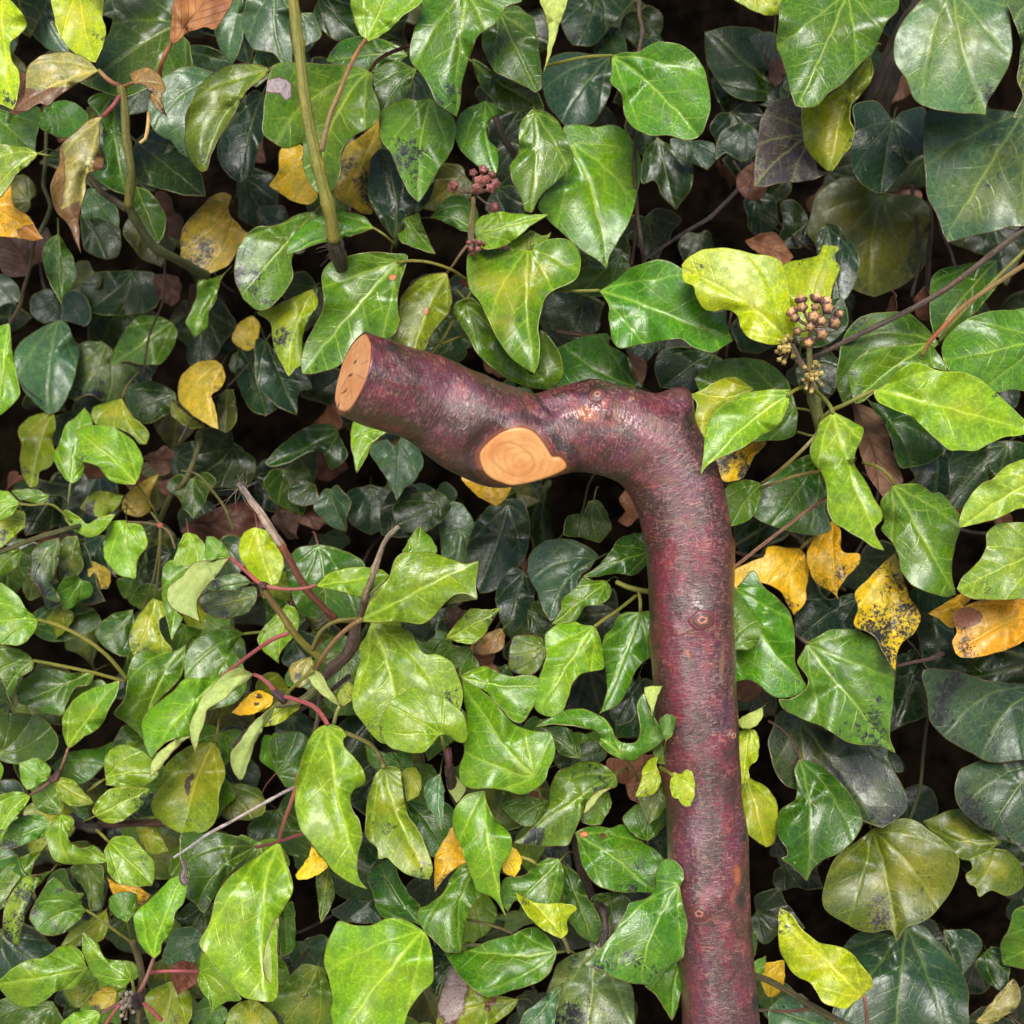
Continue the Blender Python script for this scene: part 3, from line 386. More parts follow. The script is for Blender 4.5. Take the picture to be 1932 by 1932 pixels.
STEMS = [
 ('b', 'stem', (.215, .225, .040), .25, 10, 12.5, [(548, -60, 3), (553, 0, 3), (565, 100, 3), (580, 220, 3.2), (604, 330, 3.6), (622, 400, 4.2), (631, 455, 5)], dict(nodes=(.28, .72, .86), seg=16, rough=.05)),
 ('b', 'broken_stub', (.11, .085, .065), 1, 13, 15, [(629, 448, 5), (638, 480, 6), (655, 525, 9)], dict(rough=.25, seg=14, nodes=(.1, .3))),
 ('b', 'petiole', (.27, .20, .09), .45, 3.5, 5.5, [(690, 74, 4.6), (676, 95, 4), (658, 130, 3.5), (638, 180, 3.2), (622, 220, 3.1), (607, 284, 3)], dict(rough=.08, tints=[(0, (.9, .6, .7)), (.2, (1.4, .8, .8)), (.5, (1, 1, 1)), (1, (1, 1, 1))])),
 ('b', 'petiole', (.12, .03, .025), .2, 3.5, 4, [(697, 134, 7.4), (715, 112, 7), (740, 98, 7.4), (780, 84, 9)], {}),
 ('b', 'petiole', YG, .3, 2.5, 2.5, [(705, 430, 8.6), (725, 443, 8.5), (745, 462, 9.5)], {}),
 ('a', 'stem', (.16, .17, .04), .35, 8, 9, [(229, 163, 4), (235, 205, 4.2), (238, 260, 4.6), (247, 320, 5.2), (246, 350, 5.8), (242, 390, 6.5)], dict(nodes=(.03, .45, .82), seg=14)),
 ('a', 'stem', (.075, .095, .03), .5, 9, 10, [(242, 388, 6.5), (262, 425, 7.5), (290, 465, 8.8), (325, 485, 10), (390, 520, 13)], dict(nodes=(.1, .4), seg=12)),
 ('a', 'stem', (.11, .10, .05), .8, 6, 8, [(168, 335, 9), (190, 360, 8), (215, 378, 7.2), (240, 394, 6.8)], dict(rough=.2)),
 ('a', 'petiole', (.40, .16, .08), .2, 4, 5, [(187, 133, 3.8), (200, 147, 3.6), (212, 156, 3.8), (228, 162, 4)], dict(tints=[(0, (.7, 1.3, .8)), (.6, (1, 1, 1)), (1, (.3, .3, .3))])),
 ('a', 'petiole', PK, .15, 4, 4, [(194, 220, 3.8), (205, 208, 3.6), (216, 196, 3.6), (226, 180, 4)], {}),
 ('a', 'petiole', (.3, .15, .06), .2, 3, 3.5, [(250, 156, 3.2), (242, 160, 3.6), (232, 163, 4)], {}),
 ('a', 'petiole', (.33, .12, .05), .3, 3.5, 4.5, [(322, 84, 5), (314, 98, 4.8), (305, 120, 5), (301, 143, 6)], {}),
 ('a', 'petiole', (.55, .44, .17), .2, 4, 3, [(281, 212, 5), (279, 240, 4.6), (274, 262, 4.6), (264, 270, 4.4)], {}),
 ('a', 'petiole', YG, .3, 2.4, 2.4, [(72, 289, 5), (88, 293, 5), (106, 296, 6)], {}),
 ('h', 'stem', (.12, .09, .06), .8, 3.4, 4, [(65, 455, 9), (55, 510, 10), (45, 545, 11), (38, 575, 11.5), (18, 610, 12)], dict(rough=.15)),
 ('h', 'stem', DG, .5, 4, 5, [(88, 210, 15), (86, 300, 15), (82, 350, 14), (95, 390, 14), (75, 440, 13)], {}),
 ('h', 'petiole', (.14, .13, .06), .4, 2.4, 2.6, [(110, 603, 16.6), (112, 585, 15.5), (108, 560, 13)], {}),
 ('h', 'petiole', (.14, .15, .04), .4, 2.2, 2.2, [(230, 752, 14.6), (238, 730, 14.6), (262, 702, 16)], {}),
 ('h', 'petiole', (.2, .22, .08), .4, 2.4, 2.4, [(133, 912, 12.6), (131, 930, 12.6), (129, 955, 13)], {}),
 ('h', 'petiole', (.15, .18, .04), .3, 2.4, 2.8, [(256, 912, 12), (272, 932, 12.4), (290, 960, 13), (300, 985, 14)], {}),
 ('h', 'stem', (.11, .12, .04), .6, 6, 7, [(385, 790, 17), (372, 850, 17), (350, 905, 16.5), (320, 940, 17), (290, 1010, 18)], dict(rough=.1)),
 ('h', 'petiole', DG, .4, 2, 2, [(328, 605, 15.6), (345, 597, 16), (365, 590, 18)], {}),
 ('h', 'petiole', (.12, .13, .04), .4, 2.6, 3, [(343, 888, 15), (372, 895, 14.5), (400, 925, 14), (425, 960, 13), (440, 1000, 13)], {}),
 ('c', 'petiole', YG, .3, 3, 3.4, [(1155, 105, 6.9), (1125, 106, 6.5), (1090, 110, 6.6), (1060, 117, 7), (1030, 124, 8)], {}),
 ('c', 'stem', (.10, .075, .055), 1, 4.2, 5, [(1208, -40, 10), (1206, 25, 10), (1212, 60, 10), (1205, 100, 10), (1197, 250, 10.5), (1200, 380, 10.5), (1210, 460, 11), (1216, 500, 12)], dict(rough=.25, nodes=(.18, .3), seg=9)),
 ('c', 'petiole', YG, .3, 3.2, 3, [(750, 495, 6.9), (775, 492, 6.6), (810, 495, 6.9), (850, 508, 7.6), (880, 527, 9)], {}),
 ('c', 'petiole', (.24, .17, .09), .4, 2.6, 3.4, [(843, 515, 8.6), (855, 500, 7.6), (868, 480, 7), (880, 465, 6.8), (890, 458, 6.8)], {}),
 ('c', 'petiole', YG, .2, 3.4, 3, [(1130, 548, 6.9), (1105, 549, 6.6), (1070, 549, 7), (1035, 546, 8)], {}),
 ('c', 'stem', YG, .3, 4.5, 3, [(812, 668, 10), (835, 640, 10), (852, 610, 10), (875, 575, 10), (895, 540, 11)], {}),
 ('c', 'petiole', YG, .3, 2.6, 2.4, [(835, 648, 10), (860, 638, 10.6), (890, 628, 12)], {}),
 ('c', 'stem', DG, .4, 5, 5, [(745, 465, 11), (752, 440, 10.4), (760, 420, 10)], {}),
 ('c', 'stem', (.12, .08, .05), .9, 6, 5, [(1050, 625, 14), (1100, 632, 14), (1160, 640, 14), (1240, 660, 15)], dict(rough=.2)),
 ('c', 'stem', (.10, .07, .05), .9, 8, 9, [(935, 220, 14), (950, 260, 14), (975, 300, 14), (1000, 360, 15)], dict(rough=.2)),
 ('d', 'trunk', (.055, .043, .034), 1, 26, 32, [(1790, -80, 15), (1740, 10, 15), (1700, 80, 16), (1672, 150, 17), (1655, 200, 18), (1640, 280, 20)], dict(rough=.18, seg=24)),
 ('d', 'stem', (.09, .065, .05), 1, 6, 6, [(1753, 370, 16), (1757, 430, 16), (1752, 490, 15), (1750, 560, 14)], dict(rough=.2)),
 ('d', 'stem', (.09, .07, .055), 1, 4, 4, [(1720, 350, 17), (1735, 480, 15), (1720, 560, 14)], dict(rough=.2)),
 ('d', 'petiole', DG, .4, 2, 2, [(1464, 25, 14), (1458, 90, 14), (1445, 130, 15)], {}),
 ('d', 'stem', (.07, .05, .045), 1, 3.5, 5, [(1215, 490, 14), (1290, 440, 14.6), (1340, 410, 15), (1400, 350, 16)], dict(rough=.35, nodes=(.3, .6))),
 ('f', 'petiole', (.25, .17, .07), .3, 4.2, 5, [(1740, 672, 5.9), (1752, 648, 5.6), (1775, 622, 5.3), (1815, 580, 5.2), (1860, 548, 5.2), (1940, 495, 5.4), (2000, 455, 6)], dict(tints=[(0, (.8, 1.2, .8)), (.12, (1.5, .6, .7)), (.35, (1, 1, 1)), (1, (.9, 1.1, .8))])),
 ('f', 'petiole', YG, .3, 3.6, 4, [(1772, 645, 8.6), (1790, 618, 8), (1830, 575, 7.4), (1880, 525, 7), (1945, 462, 7)], {}),
 ('e', 'stem', (.16, .19, .05), .3, 11, 13, [(1532, 728, 5), (1538, 765, 5.3), (1548, 805, 5.8), (1553, 840, 7), (1550, 900, 10)], dict(seg=16, nodes=(.1, .5))),
 ('e', 'petiole', YG, .2, 4, 4.4, [(1647, 737, 3.9), (1620, 750, 3.7), (1590, 765, 4), (1568, 775, 4.5), (1548, 792, 5)], {}),
 ('e', 'petiole', YG, .2, 3.8, 4, [(1572, 780, 2), (1566, 766, 2.4), (1555, 752, 3.4), (1540, 738, 4.4)], {}),
 ('e', 'petiole', YG, .2, 3.4, 3.6, [(1486, 746, 2.2), (1500, 736, 2.8), (1520, 728, 4.4)], {}),
 ('e', 'petiole', (.26, .27, .09), .3, 3.4, 3.8, [(1437, 912, 6.9), (1465, 893, 5.5), (1500, 862, 4.4), (1530, 832, 4), (1548, 808, 5)], dict(tints=[(0, (1, 1, 1)), (.8, (1.2, 1.1, 1.3)), (1, (.9, .7, .7))])),
 ('e', 'petiole', (.30, .27, .10), .3, 3.4, 3.4, [(1436, 920, 7.4), (1460, 912, 6.5), (1500, 898, 6), (1550, 888, 7)], {}),
 ('e', 'petiole', YG, .3, 2.6, 2.6, [(1545, 822, 8.6), (1530, 822, 8.2), (1505, 815, 8.8)], {}),
 ('f', 'petiole', YG, .3, 3.2, 3.2, [(1687, 914, 4.9), (1675, 895, 4.6), (1655, 880, 4.9), (1628, 873, 6)], {}),
 ('f', 'petiole', (.2, .19, .05), .3, 3.4, 3.6, [(1510, 1036, 8.8), (1525, 1020, 8.4), (1545, 1004, 8.8), (1562, 990, 10)], {}),
 ('g', 'petiole', (.14, .11, .07), .4, 3, 3.6, [(1525, 1215, 6.9), (1512, 1206, 7.2), (1498, 1196, 9)], {}),
 ('g', 'petiole', (.30, .13, .09), .3, 3, 3.6, [(1630, 1878, 2), (1634, 1900, 2.4), (1636, 1930, 3.4), (1642, 1980, 5)], {}),
 ('g', 'stem', (.10, .10, .04), .6, 6, 7, [(1420, 1840, 6), (1450, 1850, 5.6), (1490, 1872, 5.2), (1530, 1897, 5), (1600, 1935, 5), (1680, 1975, 6)], dict(seg=12, rough=.12)),
 ('g', 'petiole', (.16, .10, .07), .5, 3, 4, [(1425, 1905, 6.6), (1470, 1908, 5.8), (1520, 1905, 5.3), (1535, 1898, 5.2)], {}),
 ('g', 'petiole', (.08, .04, .035), .4, 2.4, 2.4, [(1450, 1360, 9), (1480, 1380, 8.8), (1500, 1410, 8.4), (1510, 1432, 8)], {}),
 ('g', 'stem', (.06, .07, .03), .5, 4, 4, [(1750, 1350, 15), (1742, 1420, 15), (1735, 1490, 15), (1715, 1550, 15)], {}),
 ('i', 'petiole', YG, .25, 4, 4, [(72, 1169, 8.8), (110, 1180, 8), (160, 1205, 7.6), (205, 1240, 8), (240, 1282, 9)], {}),
 ('i', 'petiole', YG, .3, 3.4, 3.6, [(63, 1246, 9.8), (110, 1255, 9), (170, 1268, 8.8), (235, 1285, 9.4)], {}),
 ('i', 'petiole', (.26, .14, .10), .3, 3, 3.2, [(128, 1412, 8), (122, 1432, 8), (113, 1455, 8.6)], {}),
 ('i', 'stem', (.10, .11, .04), .5, 5, 6, [(0, 1042, 11), (50, 1022, 11), (85, 1010, 11), (120, 1000, 11), (150, 992, 12)], {}),
 ('i', 'petiole', YG, .4, 2.6, 3, [(35, 950, 10.9), (60, 953, 10.9), (100, 953, 11.4), (135, 985, 12)], {}),
 ('i', 'petiole', (.16, .15, .05), .4, 2.6, 2.8, [(292, 1127, 12.8), (300, 1070, 11.8), (303, 1010, 11), (302, 990, 11)], {}),
 ('i', 'petiole', (.16, .15, .05), .4, 2.4, 2.6, [(270, 1150, 14), (290, 1090, 12.5), (300, 1030, 11.6), (302, 995, 11.2)], {}),
 ('i', 'petiole', (.16, .12, .06), .4, 2.4, 2.6, [(302, 992, 11), (320, 1005, 10.6), (330, 1035, 10.4)], {}),
 ('i', 'petiole', (.14, .12, .06), .4, 2.4, 2.6, [(238, 985, 12), (270, 986, 11.6), (302, 991, 11.2)], {}),
 ('i', 'petiole', (.15, .15, .05), .4, 2.4, 2.6, [(285, 966, 12.4), (294, 978, 11.8), (302, 990, 11.2)], {}),
 ('i', 'petiole', YG, .3, 3, 3, [(402, 1400, 10.8), (410, 1380, 10.4), (415, 1340, 11)], {}),
 ('j', 'stem', (.20, .17, .06), .5, 6, 8, [(497, 1110, 5), (515, 1138, 5.4), (535, 1165, 5.8), (555, 1195, 6.2), (580, 1222, 6.8), (612, 1248, 7.4)], dict(seg=12, nodes=(.03, .45), tints=[(0, (.9, .7, .7)), (.3, (1.1, .95, .8)), (.6, (.9, 1.15, .5)), (1, (.9, 1.2, .5))])),
 ('j', 'stem', (.075, .055, .042), 1, 12, 11, [(672, 1172, 8), (668, 1205, 7.4), (655, 1235, 7), (625, 1262, 6.8), (598, 1290, 6.8)], dict(seg=14, rough=.2, nodes=(.3, .7))),
 ('j', 'stem', (.15, .15, .05), .5, 9, 7, [(600, 1288, 6.8), (585, 1310, 6.8), (560, 1325, 6.8), (520, 1330, 6.4)], dict(seg=12, nodes=(.2,))),
 ('j', 'stem', (.13, .12, .07), .7, 5, 5, [(604, 1300, 8), (600, 1350, 8.4), (592, 1390, 8.8), (587, 1430, 9)], dict(rough=.15)),
 ('j', 'broken_stub', (.25, .24, .235), 1, 6, 9, [(452, 912, 6), (470, 940, 6), (487, 962, 6), (505, 990, 6.2), (530, 1028, 6.5)], dict(seg=12, rough=.3, tints=[(0, (1.5, 1.5, 1.5)), (.5, (1.9, 1.85, 1.8)), (1, (1.5, 1.4, 1.3))])),
 ('j', 'stem', (.17, .065, .038), .6, 8, 7, [(527, 1022, 6.5), (545, 1055, 6.8), (562, 1085, 7), (585, 1120, 7.4), (610, 1145, 7.8), (632, 1168, 8.2)], dict(seg=14, rough=.1, nodes=(.05, .55, .95), tints=[(0, (2.2, 2.2, 2)), (.05, (1.8, 1.6, 1.4)), (.1, (1, 1, 1)), (1, (.9, .9, .9))])),
 ('j', 'broken_stub', (.25, .225, .19), 1, 4, 8, [(752, 993, 4.4), (732, 1012, 4.4), (716, 1045, 4.5), (702, 1090, 4.8), (690, 1125, 5.6), (680, 1168, 7)], dict(seg=12, rough=.6, nodes=(.4, .7), tints=[(0, (1.3, 1.3, 1.2)), (.5, (1.2, 1.2, 1.1)), (.8, (.75, .6, .5)), (1, (.8, .65, .5))])),
 ('j', 'petiole', PK, .15, 3.6, 4.4, [(435, 1053, 5.8), (455, 1070, 5.4), (475, 1088, 5), (494, 1104, 4.9)], {}),
 ('j', 'petiole', (.36, .13, .11), .15, 3.2, 4.4, [(597, 1104, 5.9), (575, 1110, 5.4), (545, 1112, 5), (515, 1109, 4.9), (500, 1106, 4.9)], {}),
 ('j', 'petiole', PK, .15, 4, 4.2, [(418, 1277, 8), (450, 1252, 7.2), (490, 1222, 6.4), (520, 1204, 5.9), (544, 1195, 5.8)], {}),
 ('j', 'petiole', PK, .15, 3.6, 4.6, [(480, 1273, 5), (495, 1280, 4.4), (512, 1296, 4.2), (522, 1310, 4.4)], {}),
 ('j', 'petiole', PK, .15, 4.4, 4.6, [(618, 1367, 2), (608, 1350, 2.4), (590, 1332, 3), (565, 1322, 3.7), (535, 1314, 4.3)], {}),
 ('j', 'node', (.08, .05, .055), .8, 9, 9, [(518, 1306, 4.4), (527, 1313, 4.2), (536, 1322, 4.5)], dict(rough=.4, seg=12)),
 ('j', 'node', (.12, .07, .07), .8, 8, 8, [(492, 1102, 4.9), (500, 1108, 4.8)], dict(rough=.4, seg=12)),
 ('j', 'petiole', (.19, .18, .05), .3, 4, 4.4, [(588, 1226, 6.8), (605, 1192, 6), (630, 1174, 5.4), (660, 1169, 4.6), (682, 1169, 3)], {}),
 ('j', 'petiole', (.30, .17, .08), .25, 4.4, 4.6, [(595, 1265, 6), (612, 1235, 4.8), (635, 1205, 4), (660, 1182, 3.4), (680, 1170, 3)], {}),
 ('j', 'petiole', YG, .25, 3.4, 3.6, [(540, 1310, 6.4), (560, 1290, 5.6), (590, 1265, 5)], {}),
 ('j', 'petiole', (.30, .34, .10), .25, 3.4, 4, [(640, 1333, 5), (635, 1345, 5.2), (630, 1365, 5.6)], {}),
 ('j', 'petiole', (.28, .10, .075), .3, 3.6, 4.4, [(525, 1590, 3.9), (533, 1560, 3.4), (547, 1520, 3.2), (557, 1490, 3.4), (563, 1460, 4)], {}),
 ('j', 'petiole', (.22, .06, .06), .3, 3.6, 3.8, [(484, 1598, 9.6), (520, 1590, 8.5), (550, 1580, 8), (575, 1572, 8)], {}),
 ('j', 'petiole', (.20, .19, .06), .4, 4, 5, [(650, 1382, 4.6), (670, 1390, 4.6), (698, 1404, 5), (715, 1425, 5.4), (724, 1447, 4.2)], {}),
 ('j', 'petiole', YG, .3, 2.8, 3, [(460, 1196, 9.8), (475, 1194, 9.4), (500, 1192, 9)], {}),
 ('j', 'petiole', YG, .3, 3, 3.2, [(832, 1385, 2.4), (836, 1402, 2.8), (840, 1416, 4)], {}),
 ('l', 'bud', (.14, .05, .06), .5, 9, 5, [(843, 1412, 4), (846, 1430, 4), (848, 1450, 4.4)], dict(rough=.2, seg=12)),
 ('l', 'stem', (.09, .06, .045), .9, 9, 10, [(848, 1445, 4.6), (852, 1480, 6), (870, 1530, 9)], dict(rough=.25)),
 ('l', 'petiole', YG, .3, 3, 3.4, [(1008, 1468, 2.9), (1016, 1490, 3.4), (1022, 1510, 6)], {}),
 ('l', 'petiole', YG, .3, 3.4, 3.6, [(1122, 1182, 5), (1145, 1165, 5.6), (1170, 1148, 6.4), (1200, 1124, 8)], {}),
 ('l', 'petiole', YG, .3, 3.4, 3.6, [(1208, 1155, 6.9), (1208, 1135, 6.8), (1205, 1118, 7.4)], {}),
 ('l', 'stem', YG, .3, 5, 6, [(1163, 1098, 8.4), (1185, 1108, 8.2), (1210, 1114, 8.4), (1250, 1118, 9.4)], {}),
 ('l', 'stem', (.09, .065, .05), 1, 10, 12, [(1085, 1570, 11), (1092, 1620, 11), (1110, 1680, 10.6), (1130, 1710, 9.4), (1140, 1722, 8.4)], dict(rough=.25, seg=12)),
 ('l', 'stem', (.12, .10, .085), 1, 7, 3, [(1138, 1718, 8), (1142, 1750, 7.6), (1138, 1790, 7.4), (1130, 1815, 7.4)], dict(rough=.4)),
 ('l', 'petiole', YG, .3, 3, 3.4, [(1268, 1462, .2), (1258, 1455, 1), (1245, 1448, 2.4)], {}),
 ('l', 'petiole', (.30, .30, .12), .3, 4, 4, [(1062, 1768, 3.4), (1068, 1780, 4), (1073, 1796, 5)], {}),
 ('l', 'petiole', (.16, .17, .07), .4, 3, 3, [(880, 1735, 8), (925, 1745, 8), (966, 1760, 8)], {}),
 ('l', 'petiole', (.18, .18, .08), .4, 3, 3, [(875, 1783, 8), (900, 1783, 8), (930, 1783, 8)], {}),
 ('l', 'petiole', (.4, .36, .08), .3, 3, 3, [(983, 1617, 4.6), (1000, 1622, 4.6), (1012, 1630, 5)], {}),
 ('k', 'petiole', (.24, .11, .09), .4, 3.6, 5, [(290, 1808, 5.8), (282, 1830, 5.4), (272, 1855, 5.2), (262, 1872, 5.4)], {}),
 ('k', 'petiole', YG, .3, 3, 3.2, [(249, 1849, 4.8), (252, 1862, 5), (255, 1880, 5.6)], {}),
 ('k', 'petiole', PK, .2, 3.4, 3.6, [(375, 1833, 6.9), (340, 1832, 6.2), (300, 1833, 6.2), (282, 1836, 6.6)], {}),
 ('k', 'petiole', (.25, .12, .10), .3, 3.6, 3.6, [(192, 1911, 6), (215, 1898, 5.6), (240, 1885, 5.4), (258, 1876, 5.6)], {}),
 ('k', 'petiole', PK, .2, 3.8, 3.4, [(265, 1888, 5.6), (285, 1905, 5.4), (305, 1925, 5.6)], {}),
 ('k', 'petiole', PK, .2, 3.2, 3.4, [(230, 1890, 5.6), (215, 1910, 5.4), (195, 1940, 5.6)], {}),
 ('k', 'node', (.045, .03, .04), .7, 11, 9, [(262, 1865, 5.6), (258, 1880, 5.4), (264, 1895, 5.6)], dict(rough=.5, seg=14)),
 ('k', 'petiole', YG, .4, 2.6, 2.8, [(163, 1717, 7.8), (190, 1735, 7.4), (220, 1758, 7.6), (248, 1778, 8.4)], {}),
 ('k', 'stem', (.12, .11, .05), .6, 7, 8, [(250, 1776, 8.4), (262, 1810, 9), (268, 1850, 9), (262, 1930, 10)], dict(rough=.2)),
 ('k', 'petiole', (.2, .11, .08), .4, 3, 3, [(57, 1500, 7.8), (78, 1487, 7.4), (95, 1474, 7.6)], {}),
 ('k', 'node', (.13, .07, .07), .7, 7, 7, [(97, 1472, 7.6), (104, 1468, 7.4), (110, 1458, 8)], dict(rough=.4, seg=12)),
 ('k', 'petiole', YG, .4, 2.8, 3, [(204, 1587, 7), (192, 1575, 7), (182, 1566, 8)], {}),
 ('k', 'petiole', YG, .4, 2.8, 3, [(197, 1470, 8.6), (180, 1482, 8.2), (166, 1493, 8.8)], {}),
 ('k', 'stem', (.13, .065, .045), .9, 8, 9, [(185, 1556, 10), (240, 1553, 10), (300, 1552, 11), (380, 1545, 13)], dict(rough=.2)),
 ('k', 'stem', (.05, .04, .035), .9, 9, 9, [(130, 1540, 9), (160, 1560, 8.6), (190, 1565, 9)], dict(rough=.5, nodes=(.4, .7))),
 ('i', 'node', (.35, .12, .09), .5, 6, 6, [(299, 990, 11), (305, 993, 10.9)], dict(rough=.2)),
]
TWIGS = [
 ((.115, .09, .075), 7, 5, [(2000, 378, 8), (1932, 432, 8), (1880, 472, 8), (1830, 512, 8), (1780, 548, 8), (1720, 583, 8.2), (1640, 622, 8.6), (1560, 662, 9), (1500, 690, 10)], 'long rough grey-brown twig slanting down behind the dark flower buds', dict(nodes=(.55, .8))),
 ((.45, .44, .46), 3.6, 2.6, [(575, 1478, 5), (545, 1490, 4.6), (490, 1520, 4.2), (440, 1548, 4), (395, 1572, 4), (360, 1597, 4), (328, 1618, 4)], 'thin silver-grey dry twig pointing down left below the pink leaf stalks', dict(nodes=(.25, .6, .8))),
 ((.30, .16, .11), 3.6, 3.2, [(1386, 1070, 5), (1430, 1035, 5), (1475, 1000, 5), (1520, 966, 5.2), (1560, 938, 6)], 'thin straight pinkish twig crossing from the shaft to the narrow bright leaf', {}),
 ((.13, .08, .075), 3.0, 4.4, [(1688, 1258, 9), (1720, 1250, 8.6), (1755, 1243, 8.4), (1780, 1232, 8.2)], 'short purple-brown twig beside the black speckled yellow leaf', dict(nodes=(.85,))),
 ((.085, .06, .05), 3.5, 5, [(440, 1410, 9), (480, 1365, 8.8), (540, 1350, 8.6), (600, 1320, 8.4), (660, 1275, 8.2)], 'thin dark bent twig under the pink-stalked leaves', {}),
 ((.16, .09, .07), 2.6, 2.6, [(1380, 590, 10), (1372, 640, 10), (1368, 700, 10)], 'thin reddish vertical twig between the lime leaf and the handle', {}),
 ((.10, .07, .05), 3.5, 3.5, [(1097, 400, 13), (1190, 410, 13), (1192, 500, 13)], 'short dark twig behind the big yellow-tipped leaf', {}),
]

GL, BN = (.40, .34, .35), (.16, .07, .04)
MARKS = [((697, 135), [(523, 162, 24, 13, GL), (541, 178, 8, 10, GL)]), ((893, 640), [(853, 1716, 13, 17, GL), (884, 1714, 6, 16, (.34, .28, .24))]),
 ((975, 1885), [(848, 1860, 30, 62, (.34, .27, .26)), (905, 1870, 6, 9, BN), (932, 1882, 5, 12, BN), (920, 1898, 4, 10, BN)]),
 ((1087, 1572), [(1101, 1574, 8, 5, (.60, .20, .06)), (1138, 1577, 5, 4, BN)]), ((750, 495), [(741, 523, 7, 6, (.50, .22, .07))]), ((843, 515), [(805, 586, 5, 7, (.50, .22, .07))]),
 ((402, 1400), [(354, 1484, 4, 16, (.06, .055, .05)), (362, 1466, 4, 5, (.06, .055, .05))]),
 ((515, 1322), [(489, 1314, 5, 4, (.08, .07, .03)), (484, 1328, 4, 3, (.08, .07, .03))]),
 ((1965, 1150), [(1822, 1165, 26, 16, (.30, .12, .06))]), ((1465, 1560), [])]

WB = (.17, .085, .03)
MARKS += [((187, 133), [(45, 195, 42, 24, WB), (120, 178, 40, 12, WB)]), ((195, 219), [(140, 430, 24, 40, WB), (190, 320, 14, 26, WB), (108, 330, 12, 60, (.24, .14, .04))]), ((-20, 390), [(62, 440, 24, 14, (.45, .20, .03))])]
# ------------------------------------------------------------ object helpers
def tag(o, label=None, cat=None, group=None, kind=None):
    for k, v in (('label', label), ('category', cat), ('group', group), ('kind', kind)):
        if v: o[k] = v
    return o
def empty(name, loc, label, cat, group=None):
    o = bpy.data.objects.new(name, None); C.objects.link(o); o.location = loc; o.empty_display_size = 0.01
    return tag(o, label, cat, group)
WL = {}
def link(name, me, parent=None, loc=None, mats=None, wparent=Vector((0, 0, 0))):
    """mesh in world coordinates minus loc; parented without any offset matrix"""
    o = bpy.data.objects.new(name, me); C.objects.link(o)
    loc = Vector(loc) if loc is not None else Vector((0, 0, 0))
    if parent is not None:
        o.parent = parent; o.location = loc - WL[parent.name]
    else:
        o.location = loc
    WL[o.name] = loc
    for m in (mats or []): me.materials.append(m)
    return o
def mesh_np(name, V, Fs, smooth=True, matidx=None, attrs=None):
    me = bpy.data.meshes.new(name)
    me.from_pydata([tuple(p) for p in V], [], Fs)
    if smooth: me.polygons.foreach_set('use_smooth', [True]*len(me.polygons))
    if matidx is not None: me.polygons.foreach_set('material_index', matidx)
    for k, (ty, arr) in (attrs or {}).items():
        a = me.attributes.new(k, ty, 'POINT')
        a.data.foreach_set('vector' if ty == 'FLOAT_VECTOR' else ('color' if ty == 'FLOAT_COLOR' else 'value'), np.asarray(arr, dtype=np.float32).ravel())
    me.update(); return me

# ------------------------------------------------------------ node helpers
class NT:
    def __init__(s, name):
        s.m = bpy.data.materials.new(name); s.m.use_nodes = True
        s.t = s.m.node_tree; s.b = s.t.nodes['Principled BSDF']; s.o = s.t.nodes['Material Output']
    def n(s, ty, **kw):
        x = s.t.nodes.new(ty)
        for k, v in kw.items(): setattr(x, k, v)
        return x
    def l(s, a, b): s.t.links.new(a, b)
    def val(s, x, inp):
        if isinstance(x, (int, float)): inp.default_value = x
        elif isinstance(x, (tuple, list)): inp.default_value = tuple(x) + ((1,) if len(x) == 3 and inp.type == 'RGBA' else ())
        else: s.l(x, inp)
    def math(s, op, a, b=0.0, c=0.0, clamp=False):
        x = s.n('ShaderNodeMath', operation=op); x.use_clamp = clamp
        s.val(a, x.inputs[0]); s.val(b, x.inputs[1]); s.val(c, x.inputs[2]); return x.outputs[0]
    def ramp(s, x, a, b, c=0.0, d=1.0, smooth=True):
        r = s.n('ShaderNodeMapRange'); r.interpolation_type = 'SMOOTHSTEP' if smooth else 'LINEAR'
        s.val(x, r.inputs[0]); s.val(a, r.inputs[1]); s.val(b, r.inputs[2]); s.val(c, r.inputs[3]); s.val(d, r.inputs[4]); return r.outputs[0]
    def mix(s, f, a, b, mode='MIX'):
        x = s.n('ShaderNodeMix', data_type='RGBA', blend_type=mode)
        s.val(f, x.inputs[0]); s.val(a, x.inputs[6]); s.val(b, x.inputs[7]); return x.outputs[2]
    def noise(s, vec, scale, detail=3, rough=0.55, dist=0.0):
        x = s.n('ShaderNodeTexNoise'); s.val(vec, x.inputs['Vector'])
        x.inputs['Scale'].default_value = scale; x.inputs['Detail'].default_value = detail
        x.inputs['Roughness'].default_value = rough; x.inputs['Distortion'].default_value = dist
        return x.outputs[0]
    def attr(s, name, ty='GEOMETRY'):
        x = s.n('ShaderNodeAttribute', attribute_name=name, attribute_type=ty); return x
    def vmul(s, v, k):
        x = s.n('ShaderNodeVectorMath', operation='MULTIPLY'); s.val(v, x.inputs[0]); x.inputs[1].default_value = k; return x.outputs[0]
    def vadd(s, a, b):
        x = s.n('ShaderNodeVectorMath', operation='ADD'); s.val(a, x.inputs[0]); s.val(b, x.inputs[1]); return x.outputs[0]
    def bump(s, h, strength, dist, nrm=None):
        x = s.n('ShaderNodeBump'); x.inputs['Strength'].default_value = strength; x.inputs['Distance'].default_value = dist
        s.l(h, x.inputs['Height'])
        if nrm is not None: s.l(nrm, x.inputs['Normal'])
        return x.outputs[0]

